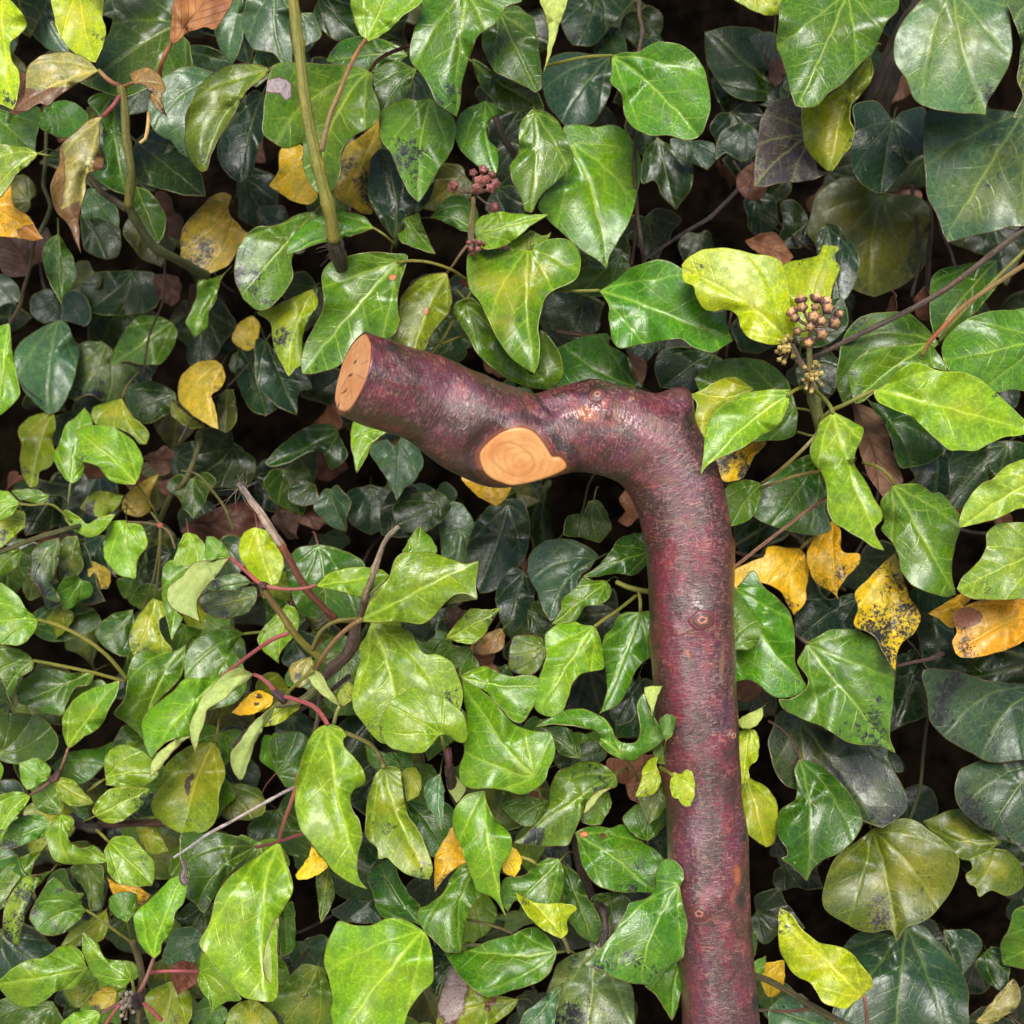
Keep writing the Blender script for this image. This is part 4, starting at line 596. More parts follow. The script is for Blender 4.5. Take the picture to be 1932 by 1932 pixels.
# ------------------------------------------------------------ leaf materials
def leaf_material(name, under):
    t = NT(name)
    at = t.attr('lc'); vec = at.outputs['Vector']
    oi = t.n('ShaderNodeObjectInfo'); col = oi.outputs['Color']; rnd = oi.outputs['Random']
    soot = t.attr('soot', 'OBJECT').outputs['Fac']; yel = t.attr('yellow', 'OBJECT').outputs['Fac']
    redrim = t.attr('redrim', 'OBJECT').outputs['Fac']; gloss = t.attr('rough', 'OBJECT').outputs['Fac']
    veinq = t.attr('vein', 'OBJECT').outputs['Fac']
    off = t.n('ShaderNodeCombineXYZ'); t.l(t.math('MULTIPLY', rnd, 37.0), off.inputs[2])
    lv = t.vadd(vec, off.outputs[0])                  # leaf coordinates, shifted for every leaf
    # wobble
    nz = t.n('ShaderNodeTexNoise'); t.l(lv, nz.inputs['Vector']); nz.inputs['Scale'].default_value = 5; nz.inputs['Detail'].default_value = 2
    w = t.n('ShaderNodeVectorMath', operation='SUBTRACT'); t.l(nz.outputs['Color'], w.inputs[0]); w.inputs[1].default_value = (.5, .5, .5)
    vv = t.vadd(vec, t.vmul(w.outputs[0], (.06, .06, 0)))
    sp = t.n('ShaderNodeSeparateXYZ'); t.l(vv, sp.inputs[0]); x, y0 = sp.outputs[0], sp.outputs[1]
    y = t.math('ABSOLUTE', y0)
    r = t.math('SQRT', t.math('ADD', t.math('MULTIPLY', x, x), t.math('MULTIPLY', y, y)))
    def ray(a, wd, end, curve=0.0):
        ca, sa = math.cos(a), math.sin(a)
        al = t.math('ADD', t.math('MULTIPLY', x, ca), t.math('MULTIPLY', y, sa))
        pe = t.math('SUBTRACT', t.math('MULTIPLY', x, sa), t.math('MULTIPLY', y, ca))
        if curve: pe = t.math('ADD', pe, t.math('MULTIPLY', t.math('MULTIPLY', al, al), curve))
        d = t.math('ABSOLUTE', pe)
        wv = t.math('MAXIMUM', t.math('MULTIPLY', t.math('SUBTRACT', end, al), wd), 0.0008)
        m = t.math('SUBTRACT', 1.0, t.ramp(t.math('DIVIDE', d, wv), 0.35, 1.1), clamp=True)
        m = t.math('MULTIPLY', m, t.ramp(al, -0.01, 0.02))
        m = t.math('MULTIPLY', m, t.ramp(al, end*0.75, end, 1.0, 0.15))
        halo = t.math('SUBTRACT', 1.0, t.ramp(d, 0.0, 0.035), clamp=True)
        return m, t.math('MULTIPLY', halo, t.ramp(al, -0.02, 0.02)), al, pe
    v0, h0, _, _ = ray(0.0, 0.016, 1.05)
    v1, h1, a1, p1 = ray(math.radians(33), 0.013, 0.80, -0.12)
    v2, h2, a2, p2 = ray(math.radians(66), 0.011, 0.62, -0.1)
    v3, h3, _, _ = ray(math.radians(115), 0.010, 0.42)
    def chev(al, pe, n, k, ph):
        q = t.math('FRACT', t.math('ADD', t.math('MULTIPLY', t.math('SUBTRACT', al, t.math('MULTIPLY', t.math('ABSOLUTE', pe), k)), n), ph))
        d = t.math('ABSOLUTE', t.math('SUBTRACT', q, 0.5))
        return t.math('MULTIPLY', t.math('SUBTRACT', 1.0, t.ramp(d, 0.02, 0.075), clamp=True), t.ramp(t.math('ABSOLUTE', pe), 0.05, 0.22, 1.0, 0.25))
    ny = t.math('MULTIPLY', y, 1.0)
    side = t.math('MULTIPLY', t.ramp(y0, -0.001, 0.001), 0.45)
    c0 = chev(x, ny, 7.0, 0.75, side)
    c1 = chev(a1, p1, 8.0, 0.9, t.math('ADD', side, 0.2))
    sec = t.math('MAXIMUM', t.math('MULTIPLY', c0, 0.8), t.math('MULTIPLY', c1, 0.6))
    sec = t.math('MULTIPLY', sec, t.ramp(t.noise(lv, 6, 2), 0.35, 0.6))
    vo = t.n('ShaderNodeTexVoronoi', feature='DISTANCE_TO_EDGE'); t.l(t.vadd(lv, t.vmul(w.outputs[0], (.15, .15, 0))), vo.inputs['Vector']); vo.inputs['Scale'].default_value = 15
    net = t.math('SUBTRACT', 1.0, t.ramp(vo.outputs['Distance'], 0.0, 0.09), clamp=True)
    net = t.math('MULTIPLY', net, t.ramp(t.noise(lv, 4, 3), 0.38, 0.62))
    main = t.math('MAXIMUM', t.math('MAXIMUM', v0, t.math('MULTIPLY', v1, .85)), t.math('MAXIMUM', t.math('MULTIPLY', v2, .8), t.math('MULTIPLY', v3, .6)))
    halo = t.math('MAXIMUM', t.math('MAXIMUM', h0, h1), t.math('MULTIPLY', h2, .8))
    veins = t.math('MAXIMUM', t.math('MAXIMUM', main, t.math('MULTIPLY', sec, 1.0)), t.math('MULTIPLY', net, 0.38))
    # colour
    hs = t.n('ShaderNodeHueSaturation'); t.l(col, hs.inputs['Color'])
    t.l(t.ramp(rnd, 0, 1, 0.485, 0.515, False), hs.inputs['Hue']); t.l(t.ramp(t.math('FRACT', t.math('MULTIPLY', rnd, 7.13)), 0, 1, 0.8, 1.2, False), hs.inputs['Value'])
    base = hs.outputs[0]
    n1 = t.noise(lv, 2.2, 4, 0.6)
    n2 = t.noise(lv, 11, 4, 0.65)
    n3 = t.noise(lv, 42, 4, 0.8)
    base = t.mix(t.ramp(n1, 0.3, 0.7, 0.0, 0.75), base, t.mix(1.0, base, (1.25, 1.12, 0.75), 'MULTIPLY'))
    base = t.mix(t.ramp(n2, 0.38, 0.66, 0.0, 0.75), base, t.mix(1.0, base, (0.45, 0.58, 0.7), 'MULTIPLY'))
    base = t.mix(t.ramp(n3, 0.42, 0.68, 0.0, 0.9), base, t.mix(1.0, base, (1.75, 1.5, 1.35), 'MULTIPLY'))
    # yellowing from the margin and in patches
    rim = t.attr('rim').outputs['Fac']; em = t.attr('em').outputs['Fac']
    ym = t.math('MULTIPLY', yel, t.ramp(t.math('ADD', t.math('ADD', n1, t.math('MULTIPLY', n2, .3)), t.math('MULTIPLY', em, -0.25)), 0.45, 0.75), clamp=True)
    base = t.mix(ym, base, (0.42, 0.36, 0.015))
    vcol = t.mix(0.45, t.mix(1.0, base, (2.6, 2.1, 1.8), 'MULTIPLY'), (0.32, 0.40, 0.08))
    if under: vcol = t.mix(1.0, base, (0.55, 0.55, 0.4), 'MULTIPLY')
    base = t.mix(t.math('MULTIPLY', t.math('MULTIPLY', halo, 0.30), veinq), base, vcol)
    base = t.mix(t.math('MULTIPLY', veins, veinq, clamp=True), base, vcol)
    if under:
        base = t.mix(0.45, base, (0.34, 0.42, 0.15))
    # sooty mould: black and violet-grey speckled patches
    tipw = t.ramp(x, 0.1, 1.0, -0.06, 0.10)
    s1 = t.math('ADD', t.math('ADD', t.noise(lv, 3.0, 3, .55), tipw), t.math('MULTIPLY', t.math('SUBTRACT', soot, 1.0), 0.30))
    spk = t.ramp(t.math('ADD', s1, t.math('MULTIPLY', t.math('SUBTRACT', t.noise(lv, 30, 5, .8), .5), 1.1)), 0.50, 0.62)
    wash = t.ramp(s1, 0.50, 0.68, 0.0, 0.75)
    base = t.mix(t.math('MULTIPLY', wash, 0.55), base, (0.075, 0.065, 0.075))
    base = t.mix(t.math('MULTIPLY', spk, t.ramp(s1, 0.38, 0.5)), base, (0.018, 0.020, 0.020))
    # a few scale-insect specks and pale crumbs
    vs = t.n('ShaderNodeTexVoronoi'); t.l(lv, vs.inputs['Vector']); vs.inputs['Scale'].default_value = 8.0
    dotm = t.math('MULTIPLY', t.math('SUBTRACT', 1.0, t.ramp(vs.outputs['Distance'], 0.045, 0.085), clamp=True), t.ramp(t.math('FRACT', t.math('MULTIPLY', t.n('ShaderNodeSeparateColor').outputs[0] if False else vs.outputs['Color'], 1.0)), 0.8, 0.82))
    base = t.mix(t.math('MULTIPLY', dotm, 0.8), base, (0.35, 0.26, 0.14))
    mk = t.attr('mk')
    mf = t.ramp(t.math('ADD', mk.outputs['Alpha'], t.math('MULTIPLY', t.math('SUBTRACT', t.noise(lv, 14, 4, .7), .5), .7)), .38, .46)
    mring = t.ramp(t.math('ADD', mk.outputs['Alpha'], t.math('MULTIPLY', t.math('SUBTRACT', t.noise(lv, 14, 4, .7), .5), .7)), .24, .34)
    base = t.mix(t.math('MULTIPLY', mring, .8), base, (.10, .045, .03))
    base = t.mix(mf, base, t.mix(t.ramp(n3, .4, .62), mk.outputs['Color'], t.mix(1.0, mk.outputs['Color'], (.6, .52, .5), 'MULTIPLY')))
    # margin line
    edgec = t.mix(redrim, t.mix(0.30, t.mix(1.0, base, (1.5, 1.4, 1.2), 'MULTIPLY'), (0.40, 0.44, 0.12)), (0.10, 0.035, 0.02))
    base = t.mix(t.math('SUBTRACT', 1.0, t.ramp(rim, 0.25, 0.95), clamp=True), base, edgec)
    t.l(base, t.b.inputs['Base Color'])
    rg = t.math('ADD', gloss, t.math('ADD', t.math('MULTIPLY', wash, 0.12), t.ramp(n2, 0.35, 0.65, -0.10, 0.16)))
    rg = t.math('ADD', t.math('SUBTRACT', rg, 0.06), t.ramp(n3, 0.4, 0.65, -0.04, 0.10))
    t.l(rg if not under else t.math('ADD', rg, 0.2), t.b.inputs['Roughness'])
    t.b.inputs['IOR'].default_value = 1.5
    t.b.inputs['Specular IOR Level'].default_value = 0.54 if not under else 0.3
    # relief: veins sunk, tissue slightly puckered
    hgt = t.math('ADD', t.math('MULTIPLY', t.math('MAXIMUM', halo, t.math('MULTIPLY', sec, .6)), -0.9), t.math('MULTIPLY', net, -0.14))
    hgt = t.math('ADD', hgt, t.math('ADD', t.math('MULTIPLY', n2, 0.7), t.math('MULTIPLY', n3, 0.16)))
    t.l(t.bump(hgt, 0.42 if not under else 0.3, 0.0007), t.b.inputs['Normal'])
    return t.m
M_TOP = leaf_material('ivy_leaf_upper', False)
M_UND = leaf_material('ivy_leaf_lower', True)

def dead_material():
    t = NT('dry_leaf')
    vec = t.attr('lc').outputs['Vector']; oi = t.n('ShaderNodeObjectInfo')
    off = t.n('ShaderNodeCombineXYZ'); t.l(t.math('MULTIPLY', oi.outputs['Random'], 31.0), off.inputs[2])
    lv = t.vadd(vec, off.outputs[0])
    sp = t.n('ShaderNodeSeparateXYZ'); t.l(vec, sp.inputs[0])
    y = t.math('ABSOLUTE', sp.outputs[1])
    q = t.math('ABSOLUTE', t.math('SUBTRACT', t.math('FRACT', t.math('MULTIPLY', t.math('SUBTRACT', sp.outputs[0], t.math('MULTIPLY', y, 1.3)), 6.0)), 0.5))
    ve = t.math('MAXIMUM', t.math('SUBTRACT', 1.0, t.ramp(q, 0.02, 0.08), clamp=True), t.math('SUBTRACT', 1.0, t.ramp(y, 0.004, 0.02), clamp=True))
    n1 = t.noise(lv, 4, 5, .6); n2 = t.noise(lv, 40, 4, .7)
    c = t.mix(t.ramp(n1, .3, .7), oi.outputs['Color'], t.mix(1.0, oi.outputs['Color'], (.55, .45, .4), 'MULTIPLY'))
    c = t.mix(t.ramp(n2, .55, .75, 0, .7), c, t.mix(1.0, c, (.35, .3, .3), 'MULTIPLY'))
    c = t.mix(t.math('MULTIPLY', ve, .45), c, t.mix(1.0, c, (.5, .45, .4), 'MULTIPLY'))
    t.l(c, t.b.inputs['Base Color']); t.b.inputs['Roughness'].default_value = 0.6
    t.l(t.bump(t.math('ADD', t.math('MULTIPLY', ve, -.6), t.math('MULTIPLY', n1, 1.5)), .6, .001), t.b.inputs['Normal'])
    return t.m
M_DEAD = dead_material()

def stem_material():
    t = NT('stem_bark')
    oi = t.n('ShaderNodeObjectInfo'); at = t.attr('lc').outputs['Vector']
    off = t.n('ShaderNodeCombineXYZ'); t.l(t.math('MULTIPLY', oi.outputs['Random'], 31.0), off.inputs[2])
    lv = t.vadd(at, off.outputs[0])
    woody = t.attr('woody', 'OBJECT').outputs['Fac']
    c0 = oi.outputs['Color']
    n1 = t.noise(t.vmul(lv, (110, 700, 1)), 1.0, 5, .72); n2 = t.noise(t.vmul(lv, (650, 900, 1)), 1.0, 5, .8); n3 = t.noise(t.vmul(lv, (25, 60, 1)), 1.0, 3)
    tint = t.attr('tint').outputs['Color']
    c = t.mix(1.0, c0, tint, 'MULTIPLY')
    c = t.mix(t.ramp(n3, .35, .7, 0, .7), c, t.mix(1.0, c, (1.5, 1.1, .8), 'MULTIPLY'))
    dk = t.mix(1.0, c, (.35, .3, .28), 'MULTIPLY')
    c = t.mix(t.math('MULTIPLY', t.ramp(n1, .45, .62), t.ramp(woody, 0, 1, .35, 1.0)), c, dk)
    c = t.mix(t.ramp(n2, .53, .64, 0, .75), c, dk)
    c = t.mix(t.math('MULTIPLY', t.ramp(n2, .42, .3), woody), c, t.mix(1.0, c, (1.9, 1.8, 1.7), 'MULTIPLY'))
    t.l(c, t.b.inputs['Base Color']); t.l(t.ramp(woody, 0, 1, .42, .8), t.b.inputs['Roughness'])
    t.l(t.bump(t.math('ADD', t.math('MULTIPLY', n1, t.ramp(woody, 0, 1, .4, 2.0)), t.math('MULTIPLY', n2, .6)), .9, .0008), t.b.inputs['Normal'])
    return t.m
M_STEM = stem_material()

def simple_material(name, c1, c2, sc_, rough, spec=.5):
    t = NT(name)
    co = t.n('ShaderNodeTexCoord'); oi = t.n('ShaderNodeObjectInfo')
    g = t.n('ShaderNodeNewGeometry')
    n = t.noise(g.outputs['Position'], sc_, 4, .65)
    c = t.mix(t.ramp(n, .35, .65), c1, c2)
    hs = t.n('ShaderNodeHueSaturation'); t.l(c, hs.inputs['Color']); t.l(t.ramp(oi.outputs['Random'], 0, 1, .7, 1.35, False), hs.inputs['Value'])
    t.l(hs.outputs[0], t.b.inputs['Base Color']); t.b.inputs['Roughness'].default_value = rough; t.b.inputs['Specular IOR Level'].default_value = spec
    t.l(t.bump(n, .5, .0005), t.b.inputs['Normal'])
    return t.m
M_BUD = simple_material('bud_skin', (.16, .035, .045), (.30, .12, .09), 700, .45)
M_BUDD = simple_material('bud_skin_dark', (.085, .04, .045), (.20, .085, .06), 700, .45)
M_CAP = simple_material('bud_cap', (.55, .25, .12), (.45, .33, .12), 900, .5)
M_YEL = simple_material('dried_stamen', (.50, .40, .10), (.30, .20, .08), 900, .7)
M_HAIR = simple_material('dry_fibre', (.30, .25, .20), (.12, .09, .07), 500, .8)
M_WALL_SHADE = simple_material('wall_shade', (.003, .0024, .0018), (.012, .008, .005), 45, .95, .0)  # near-black wall colour stands for the shade in the gaps

# ------------------------------------------------------------ leaf kinds: colour, soot, yellowing, red margin, roughness, vein contrast
G = dict(
 bright=((.150,.300,.022),.15,.12,.5,.36,.55), brightedge=((.160,.300,.015),.0,.22,.0,.36,.5), brightpale=((.210,.345,.085),.35,.1,.6,.33,.6),
 brightsheen=((.170,.320,.035),.0,.08,.5,.30,.5), brightsoot=((.170,.310,.035),.55,.06,.3,.38,.55), brightdull=((.13,.24,.03),.2,.2,.3,.45,.4),
 lime=((.390,.480,.010),.25,.5,.2,.40,.35), limebright=((.320,.440,.012),.35,.3,.3,.40,.3), limepale=((.230,.320,.040),.55,.4,.5,.38,.5), limesoot=((.270,.370,.030),.85,.3,.8,.40,.45),
 green=((.070,.185,.018),.25,.08,.5,.33,.55), greensheen=((.070,.185,.026),.30,.06,.5,.28,.6), greensheen2=((.080,.19,.035),.65,.04,1.,.28,.6), greensoot=((.080,.180,.035),.80,.05,.6,.34,.5),
 greenyellow=((.100,.225,.015),.15,.42,.3,.33,.55), yellowgreen=((.200,.270,.012),.45,.45,.4,.42,.4), olivegreen=((.075,.125,.012),.55,.25,.3,.42,.45),
 mid=((.034,.100,.012),.3,.05,.3,.34,.45), midsheen=((.045,.125,.020),.35,.04,.4,.28,.5), midsoot=((.085,.150,.022),.75,.15,.9,.38,.4),
 dark=((.010,.036,.006),.3,.02,.3,.36,.3), darkblue=((.013,.040,.020),.35,.0,.3,.34,.3), darkblue2=((.022,.062,.028),.6,.0,.5,.34,.4),  # dark and darkblue: real dark greens, lowered further for depth shade
 blue=((.060,.125,.060),.35,.0,.3,.33,.35), blue2=((.065,.155,.065),.35,.02,.4,.32,.4), grey=((.080,.160,.060),.45,.12,.6,.36,.4), greyblue=((.055,.125,.065),.3,.12,.8,.36,.45),
 greyblue2=((.040,.085,.050),.6,.02,.6,.36,.4), greysoot=((.100,.165,.060),.95,.15,.8,.36,.45), greysoot2=((.035,.060,.030),.9,.05,.8,.36,.35), heavysoot=((.210,.320,.070),1.15,.15,.6,.40,.4),
 yellow=((.640,.420,.006),.35,.3,.2,.42,.15), yellowdull=((.320,.240,.015),.65,.3,.4,.48,.3), yellowsoot=((.580,.390,.008),.95,.2,.3,.45,.25), orange=((.600,.320,.008),.55,.3,.6,.42,.25),
 olive=((.230,.210,.060),.75,.1,1.,.40,.5), olivebrown=((.200,.120,.040),.75,.0,1.,.42,.4), olivedark=((.085,.100,.015),.6,.2,.4,.45,.3),
 olivelime=((.160,.230,.015),.45,.15,1.,.38,.5), purple=((.055,.045,.060),.2,.0,.6,.45,1.3), under=((.270,.350,.090),.2,.1,.8,.45,.6), underlime=((.330,.420,.070),.3,.1,.5,.45,.5), damaged=((.160,.250,.020),.55,.5,.6,.42,.4))
LAB = dict(yellow='bright yellow ageing leaf', yellowdull='dull yellow ageing leaf', yellowsoot='yellow leaf speckled with black', orange='orange-yellow dying leaf', olive='withered olive leaf with curled margins',
 olivebrown='withered brown curled leaf', purple='purple-grey leaf with green veins', under='leaf turned to show its pale underside', underlime='folded leaf showing its lime underside',
 damaged='leaf with a dried grey torn end', heavysoot='green leaf covered in black mould', lime='lime yellow leaf', limebright='lime yellow leaf')

def catmull(pts, closed=True, step=6.0, sharp=()):
    pts = [np.array(p, float) for p in pts]; n = len(pts); out = []
    for i in range(n if closed else n-1):
        p0, p1, p2, p3 = pts[(i-1) % n], pts[i], pts[(i+1) % n], pts[(i+2) % n]
        if not closed:
            if i == 0: p0 = p1
            if i == n-2: p3 = p2
        L = np.linalg.norm(p2-p1)
        if L < 1e-6: continue
        t1 = (p2-p0)*0.5; t2 = (p3-p1)*0.5
        if i in sharp: t1 = (p2-p1)*0.6
        if (i+1) % n in sharp: t2 = (p2-p1)*0.6
        for T in (t1, t2):
            q = np.linalg.norm(T)
            if q > L: T *= L/q
        k = max(1, int(L/step+.5))
        for j in range(k):
            s = j/k; a = 2*s**3-3*s**2+1; b = s**3-2*s**2+s; c = -2*s**3+3*s**2; d = s**3-s**2
            out.append(a*p1+b*t1+c*p2+d*t2)
    if not closed: out.append(pts[-1])
    return np.array(out)

def seg_dist(Q, A, B):
    """distance of points Q to segments A->B : (nq, ns)"""
    AB = B-A; L2 = np.maximum((AB**2).sum(1), 1e-9)
    t = np.clip(((Q[:, None, :]-A[None])*AB[None]).sum(2)/L2, 0, 1)
    d = Q[:, None, :]-(A[None]+t[..., None]*AB[None])
    return np.sqrt((d**2).sum(2))

def inside(Q, poly):
    x, y = Q[:, 0], Q[:, 1]; r = np.zeros(len(Q), bool); n = len(poly); j = n-1
    for i in range(n):
        xi, yi = poly[i]; xj, yj = poly[j]
        c = ((yi > y) != (yj > y)) & (x < (xj-xi)*(y-yi)/((yj-yi) or 1e-9)+xi)
        r ^= c; j = i
    return r

def leaf_shape(base, tip, outline, rng, step=6.0, minor=True):
    pts = [np.array(p, float) for p in outline]
    base, tip = np.array(base, float), np.array(tip, float)
    sharp = set()
    for target in (tip, base):
        dd = [np.linalg.norm(p-target) for p in pts]; i = int(np.argmin(dd))
        if dd[i] < 12: sharp.add(i)
    ol = catmull(pts, True, step, sharp)
    L = max(30.0, np.linalg.norm(tip-base))
    # small unevenness of the margin
    if minor:
        ph = rng.uniform(0, 6.28, 4)
        s = np.linspace(0, 2*np.pi, len(ol), endpoint=False)
        nn = np.roll(ol, -1, 0)-np.roll(ol, 1, 0); nn = np.stack([nn[:, 1], -nn[:, 0]], 1); nn /= np.maximum(np.linalg.norm(nn, axis=1), 1e-6)[:, None]
        ol = ol+nn*(0.5*np.sin(9*s+ph[0])+0.35*np.sin(17*s+ph[1]))[:, None]
    A, B = ol, np.roll(ol, -1, 0)
    area = 0.5*np.sum(A[:, 0]*B[:, 1]-B[:, 0]*A[:, 1])
    nn = np.roll(ol, -1, 0)-np.roll(ol, 1, 0)
    nn = np.stack([-nn[:, 1], nn[:, 0]], 1)*(1 if area > 0 else -1); nn /= np.maximum(np.linalg.norm(nn, axis=1), 1e-6)[:, None]
    ring = ol+nn*2.0
    lo, hi = ol.min(0), ol.max(0)
    g = max(step, max(hi-lo)/30)
    gx, gy = np.meshgrid(np.arange(lo[0], hi[0], g), np.arange(lo[1], hi[1], g*.87))
    gx = gx+(np.arange(gx.shape[0]) % 2)[:, None]*g/2
    Q = np.stack([gx.ravel(), gy.ravel()], 1); Q = Q+rng.uniform(-.12, .12, Q.shape)*g
    Q = Q[inside(Q, ol)]
    if len(Q): Q = Q[seg_dist(Q, A, B).min(1) > g*.55+1.6]
    Rg = ring[inside(ring, ol)]
    if len(Rg): Rg = Rg[seg_dist(Rg, A, B).min(1) > 1.5]
    allp = np.concatenate([ol, Rg, Q]) if len(Q) or len(Rg) else ol
    n = len(ol)
    r = delaunay_2d_cdt([Vector(p) for p in allp], [], [list(range(n))], 1, 1e-4)
    V = np.array([tuple(v) for v in r[0]]); T = [list(f) for f in r[2] if len(f) >= 3]
    return ol, V, T

def build_leaf(name, kind, d0, base, tip, outline, rng, tilt=None, bend=None, dead=False, amp=1.3, step=6.0):
    base, tip = np.array(base, float), np.array(tip, float)
    ol, V, T = leaf_shape(base, tip, outline, rng, step)
    L = max(30.0, np.linalg.norm(tip-base)); cen = ol.mean(0)
    # midrib: from base to tip, bowed towards the middle of the blade
    mid = (base+tip)/2; dirn = (tip-base)/np.linalg.norm(tip-base); nrm = np.array([-dirn[1], dirn[0]])
    b = float(np.dot(cen-mid, nrm)); ctrl = mid+nrm*np.clip(b, -L*.25, L*.25)*1.1
    s = np.linspace(0, 1, 25)[:, None]
    mr = (1-s)**2*base+2*s*(1-s)*ctrl+s**2*tip
    seg = np.diff(mr, axis=0); sl = np.linalg.norm(seg, axis=1); cum = np.concatenate([[0], np.cumsum(sl)]); tot = cum[-1]
    D = seg_dist(V, mr[:-1], mr[1:]); k = D.argmin(1)
    tg = seg[k]/sl[k][:, None]; rel = V-mr[k]
    al = (rel*tg).sum(1); al = np.where((k == 0) | (k == len(sl)-1), al, np.clip(al, 0, sl[k]))
    X = (cum[k]+al)/tot; Y = (tg[:, 0]*rel[:, 1]-tg[:, 1]*rel[:, 0])/tot
    ed = seg_dist(V, ol, np.roll(ol, -1, 0)).min(1)
    inrad = max(8.0, ed.max())
    e = np.clip(1-ed/inrad, 0, 1)
    mm = d0/F
    size = tot*mm
    gx, gy = tilt if tilt else (rng.uniform(-.22, .22), rng.uniform(-.50, -.15))
    fold = rng.uniform(-.32, .42)*(0.8 if kind.startswith('under') else 1); arch = rng.uniform(-.05, .22); ph = rng.uniform(0, 6.28, 3)
    ang = np.arctan2(Y, X-.35)
    dep = gx*(V[:, 0]-cen[0])*mm+gy*(V[:, 1]-cen[1])*mm
    dep += size*amp*fold*(np.sqrt(Y*Y+.0016)-.04)*.8
    dep += size*amp*arch*((X-.45)**2)
    dep += size*amp*.045*(e**1.6)*(np.sin(3*ang+ph[0])+.7*np.sin(5*ang+ph[1]))
    dep += size*amp*.022*np.sin(V[:, 0]/L*7+ph[2])*np.sin(V[:, 1]/L*6+ph[1])
    # valleys along the main side veins
    for a in (33, 66):
        ca, sa = math.cos(math.radians(a)), math.sin(math.radians(a)); ay = np.abs(Y)
        pe = np.abs(X*sa-ay*ca); on = (X*ca+ay*sa) > 0
        dep += np.where(on, size*.010*np.exp(-(pe/.05)**2), 0)
    dep += size*.014*np.exp(-(Y/.04)**2)
    if dead: dep += size*.07*np.sin(X*9+ph[0])*np.sin(Y*11+ph[1])
    P3 = PN(V, d0+dep)
    T = [f if True else f for f in T]
    # make every face look at the viewer
    a = P3[[f[0] for f in T]]; b_ = P3[[f[1] for f in T]]; c = P3[[f[2] for f in T]]
    nf = np.cross(b_-a, c-a); toward = (nf*(CAMP-a)).sum(1) > 0
    T = [f if tw else f[::-1] for f, tw in zip(T, toward)]
    nf = np.where(toward[:, None], nf, -nf); nv = np.zeros_like(P3)
    for j in range(3): np.add.at(nv, [f[j] for f in T], nf)
    nv /= np.maximum(np.linalg.norm(nv, axis=1), 1e-12)[:, None]
    th = 0.00032
    n = len(P3); Vall = np.concatenate([P3, P3-nv*th])
    ec = {}
    for f in T:
        for i in range(len(f)):
            x, y = f[i], f[(i+1) % len(f)]
            ec[(x, y)] = ec.get((x, y), 0)+1
    faces = list(T); mi = [0]*len(T)
    faces += [[i+n for i in f[::-1]] for f in T]; mi += [1]*len(T)
    for (x, y) in ec:
        if (y, x) not in ec: faces.append([y, x, x+n, y+n]); mi.append(0)
    if kind.startswith('under'): mi = [1-m for m in mi]
    loc = PN(base[None], np.array([d0+dep[int(np.argmin(((V-base)**2).sum(1)))]]))[0]
    lc = np.stack([X, Y, np.zeros(n)], 1)
    mk = np.zeros((n, 4))
    for (bx, by), lst in MARKS:
        if abs(bx-base[0])+abs(by-base[1]) < 6:
            for (u, v, ru, rv, cl) in lst:
                g = np.exp(-((((V[:, 0]-u)/ru)**2+((V[:, 1]-v)/rv)**2)**1.5)*.7)
                mk[:, :3] = np.where((g > .12)[:, None], np.array(cl), mk[:, :3]); mk[:, 3] = np.maximum(mk[:, 3], g)
    me = mesh_np(name, Vall-loc, faces, True, mi, {
        'mk': ('FLOAT_COLOR', np.concatenate([mk, mk])),
        'lc': ('FLOAT_VECTOR', np.concatenate([lc, lc])),
        'rim': ('FLOAT', np.clip(np.concatenate([ed, ed])/2.0, 0, 1)),
        'em': ('FLOAT', np.concatenate([e, e]))})
    return me, Vector(loc), d0+dep, mr

def leaf_props(o, kind, rng):
    c, soot, yel, red, rough, vein = G[kind]
    if c[1] > c[0] and not kind.startswith('under'): c = (c[0]*.74, c[1]*.80, c[2]*(.30 if 'blue' not in kind and 'grey' not in kind else .8))
    o.color = (*c, 1)
    o['soot'] = float(soot*.88*rng.uniform(.85, 1.1)); o['yellow'] = float(yel); o['redrim'] = float(np.clip(red*rng.uniform(.5, 1.4), 0, 1)); o['rough'] = float(rough); o['vein'] = float(min(1.3, vein*1.25))

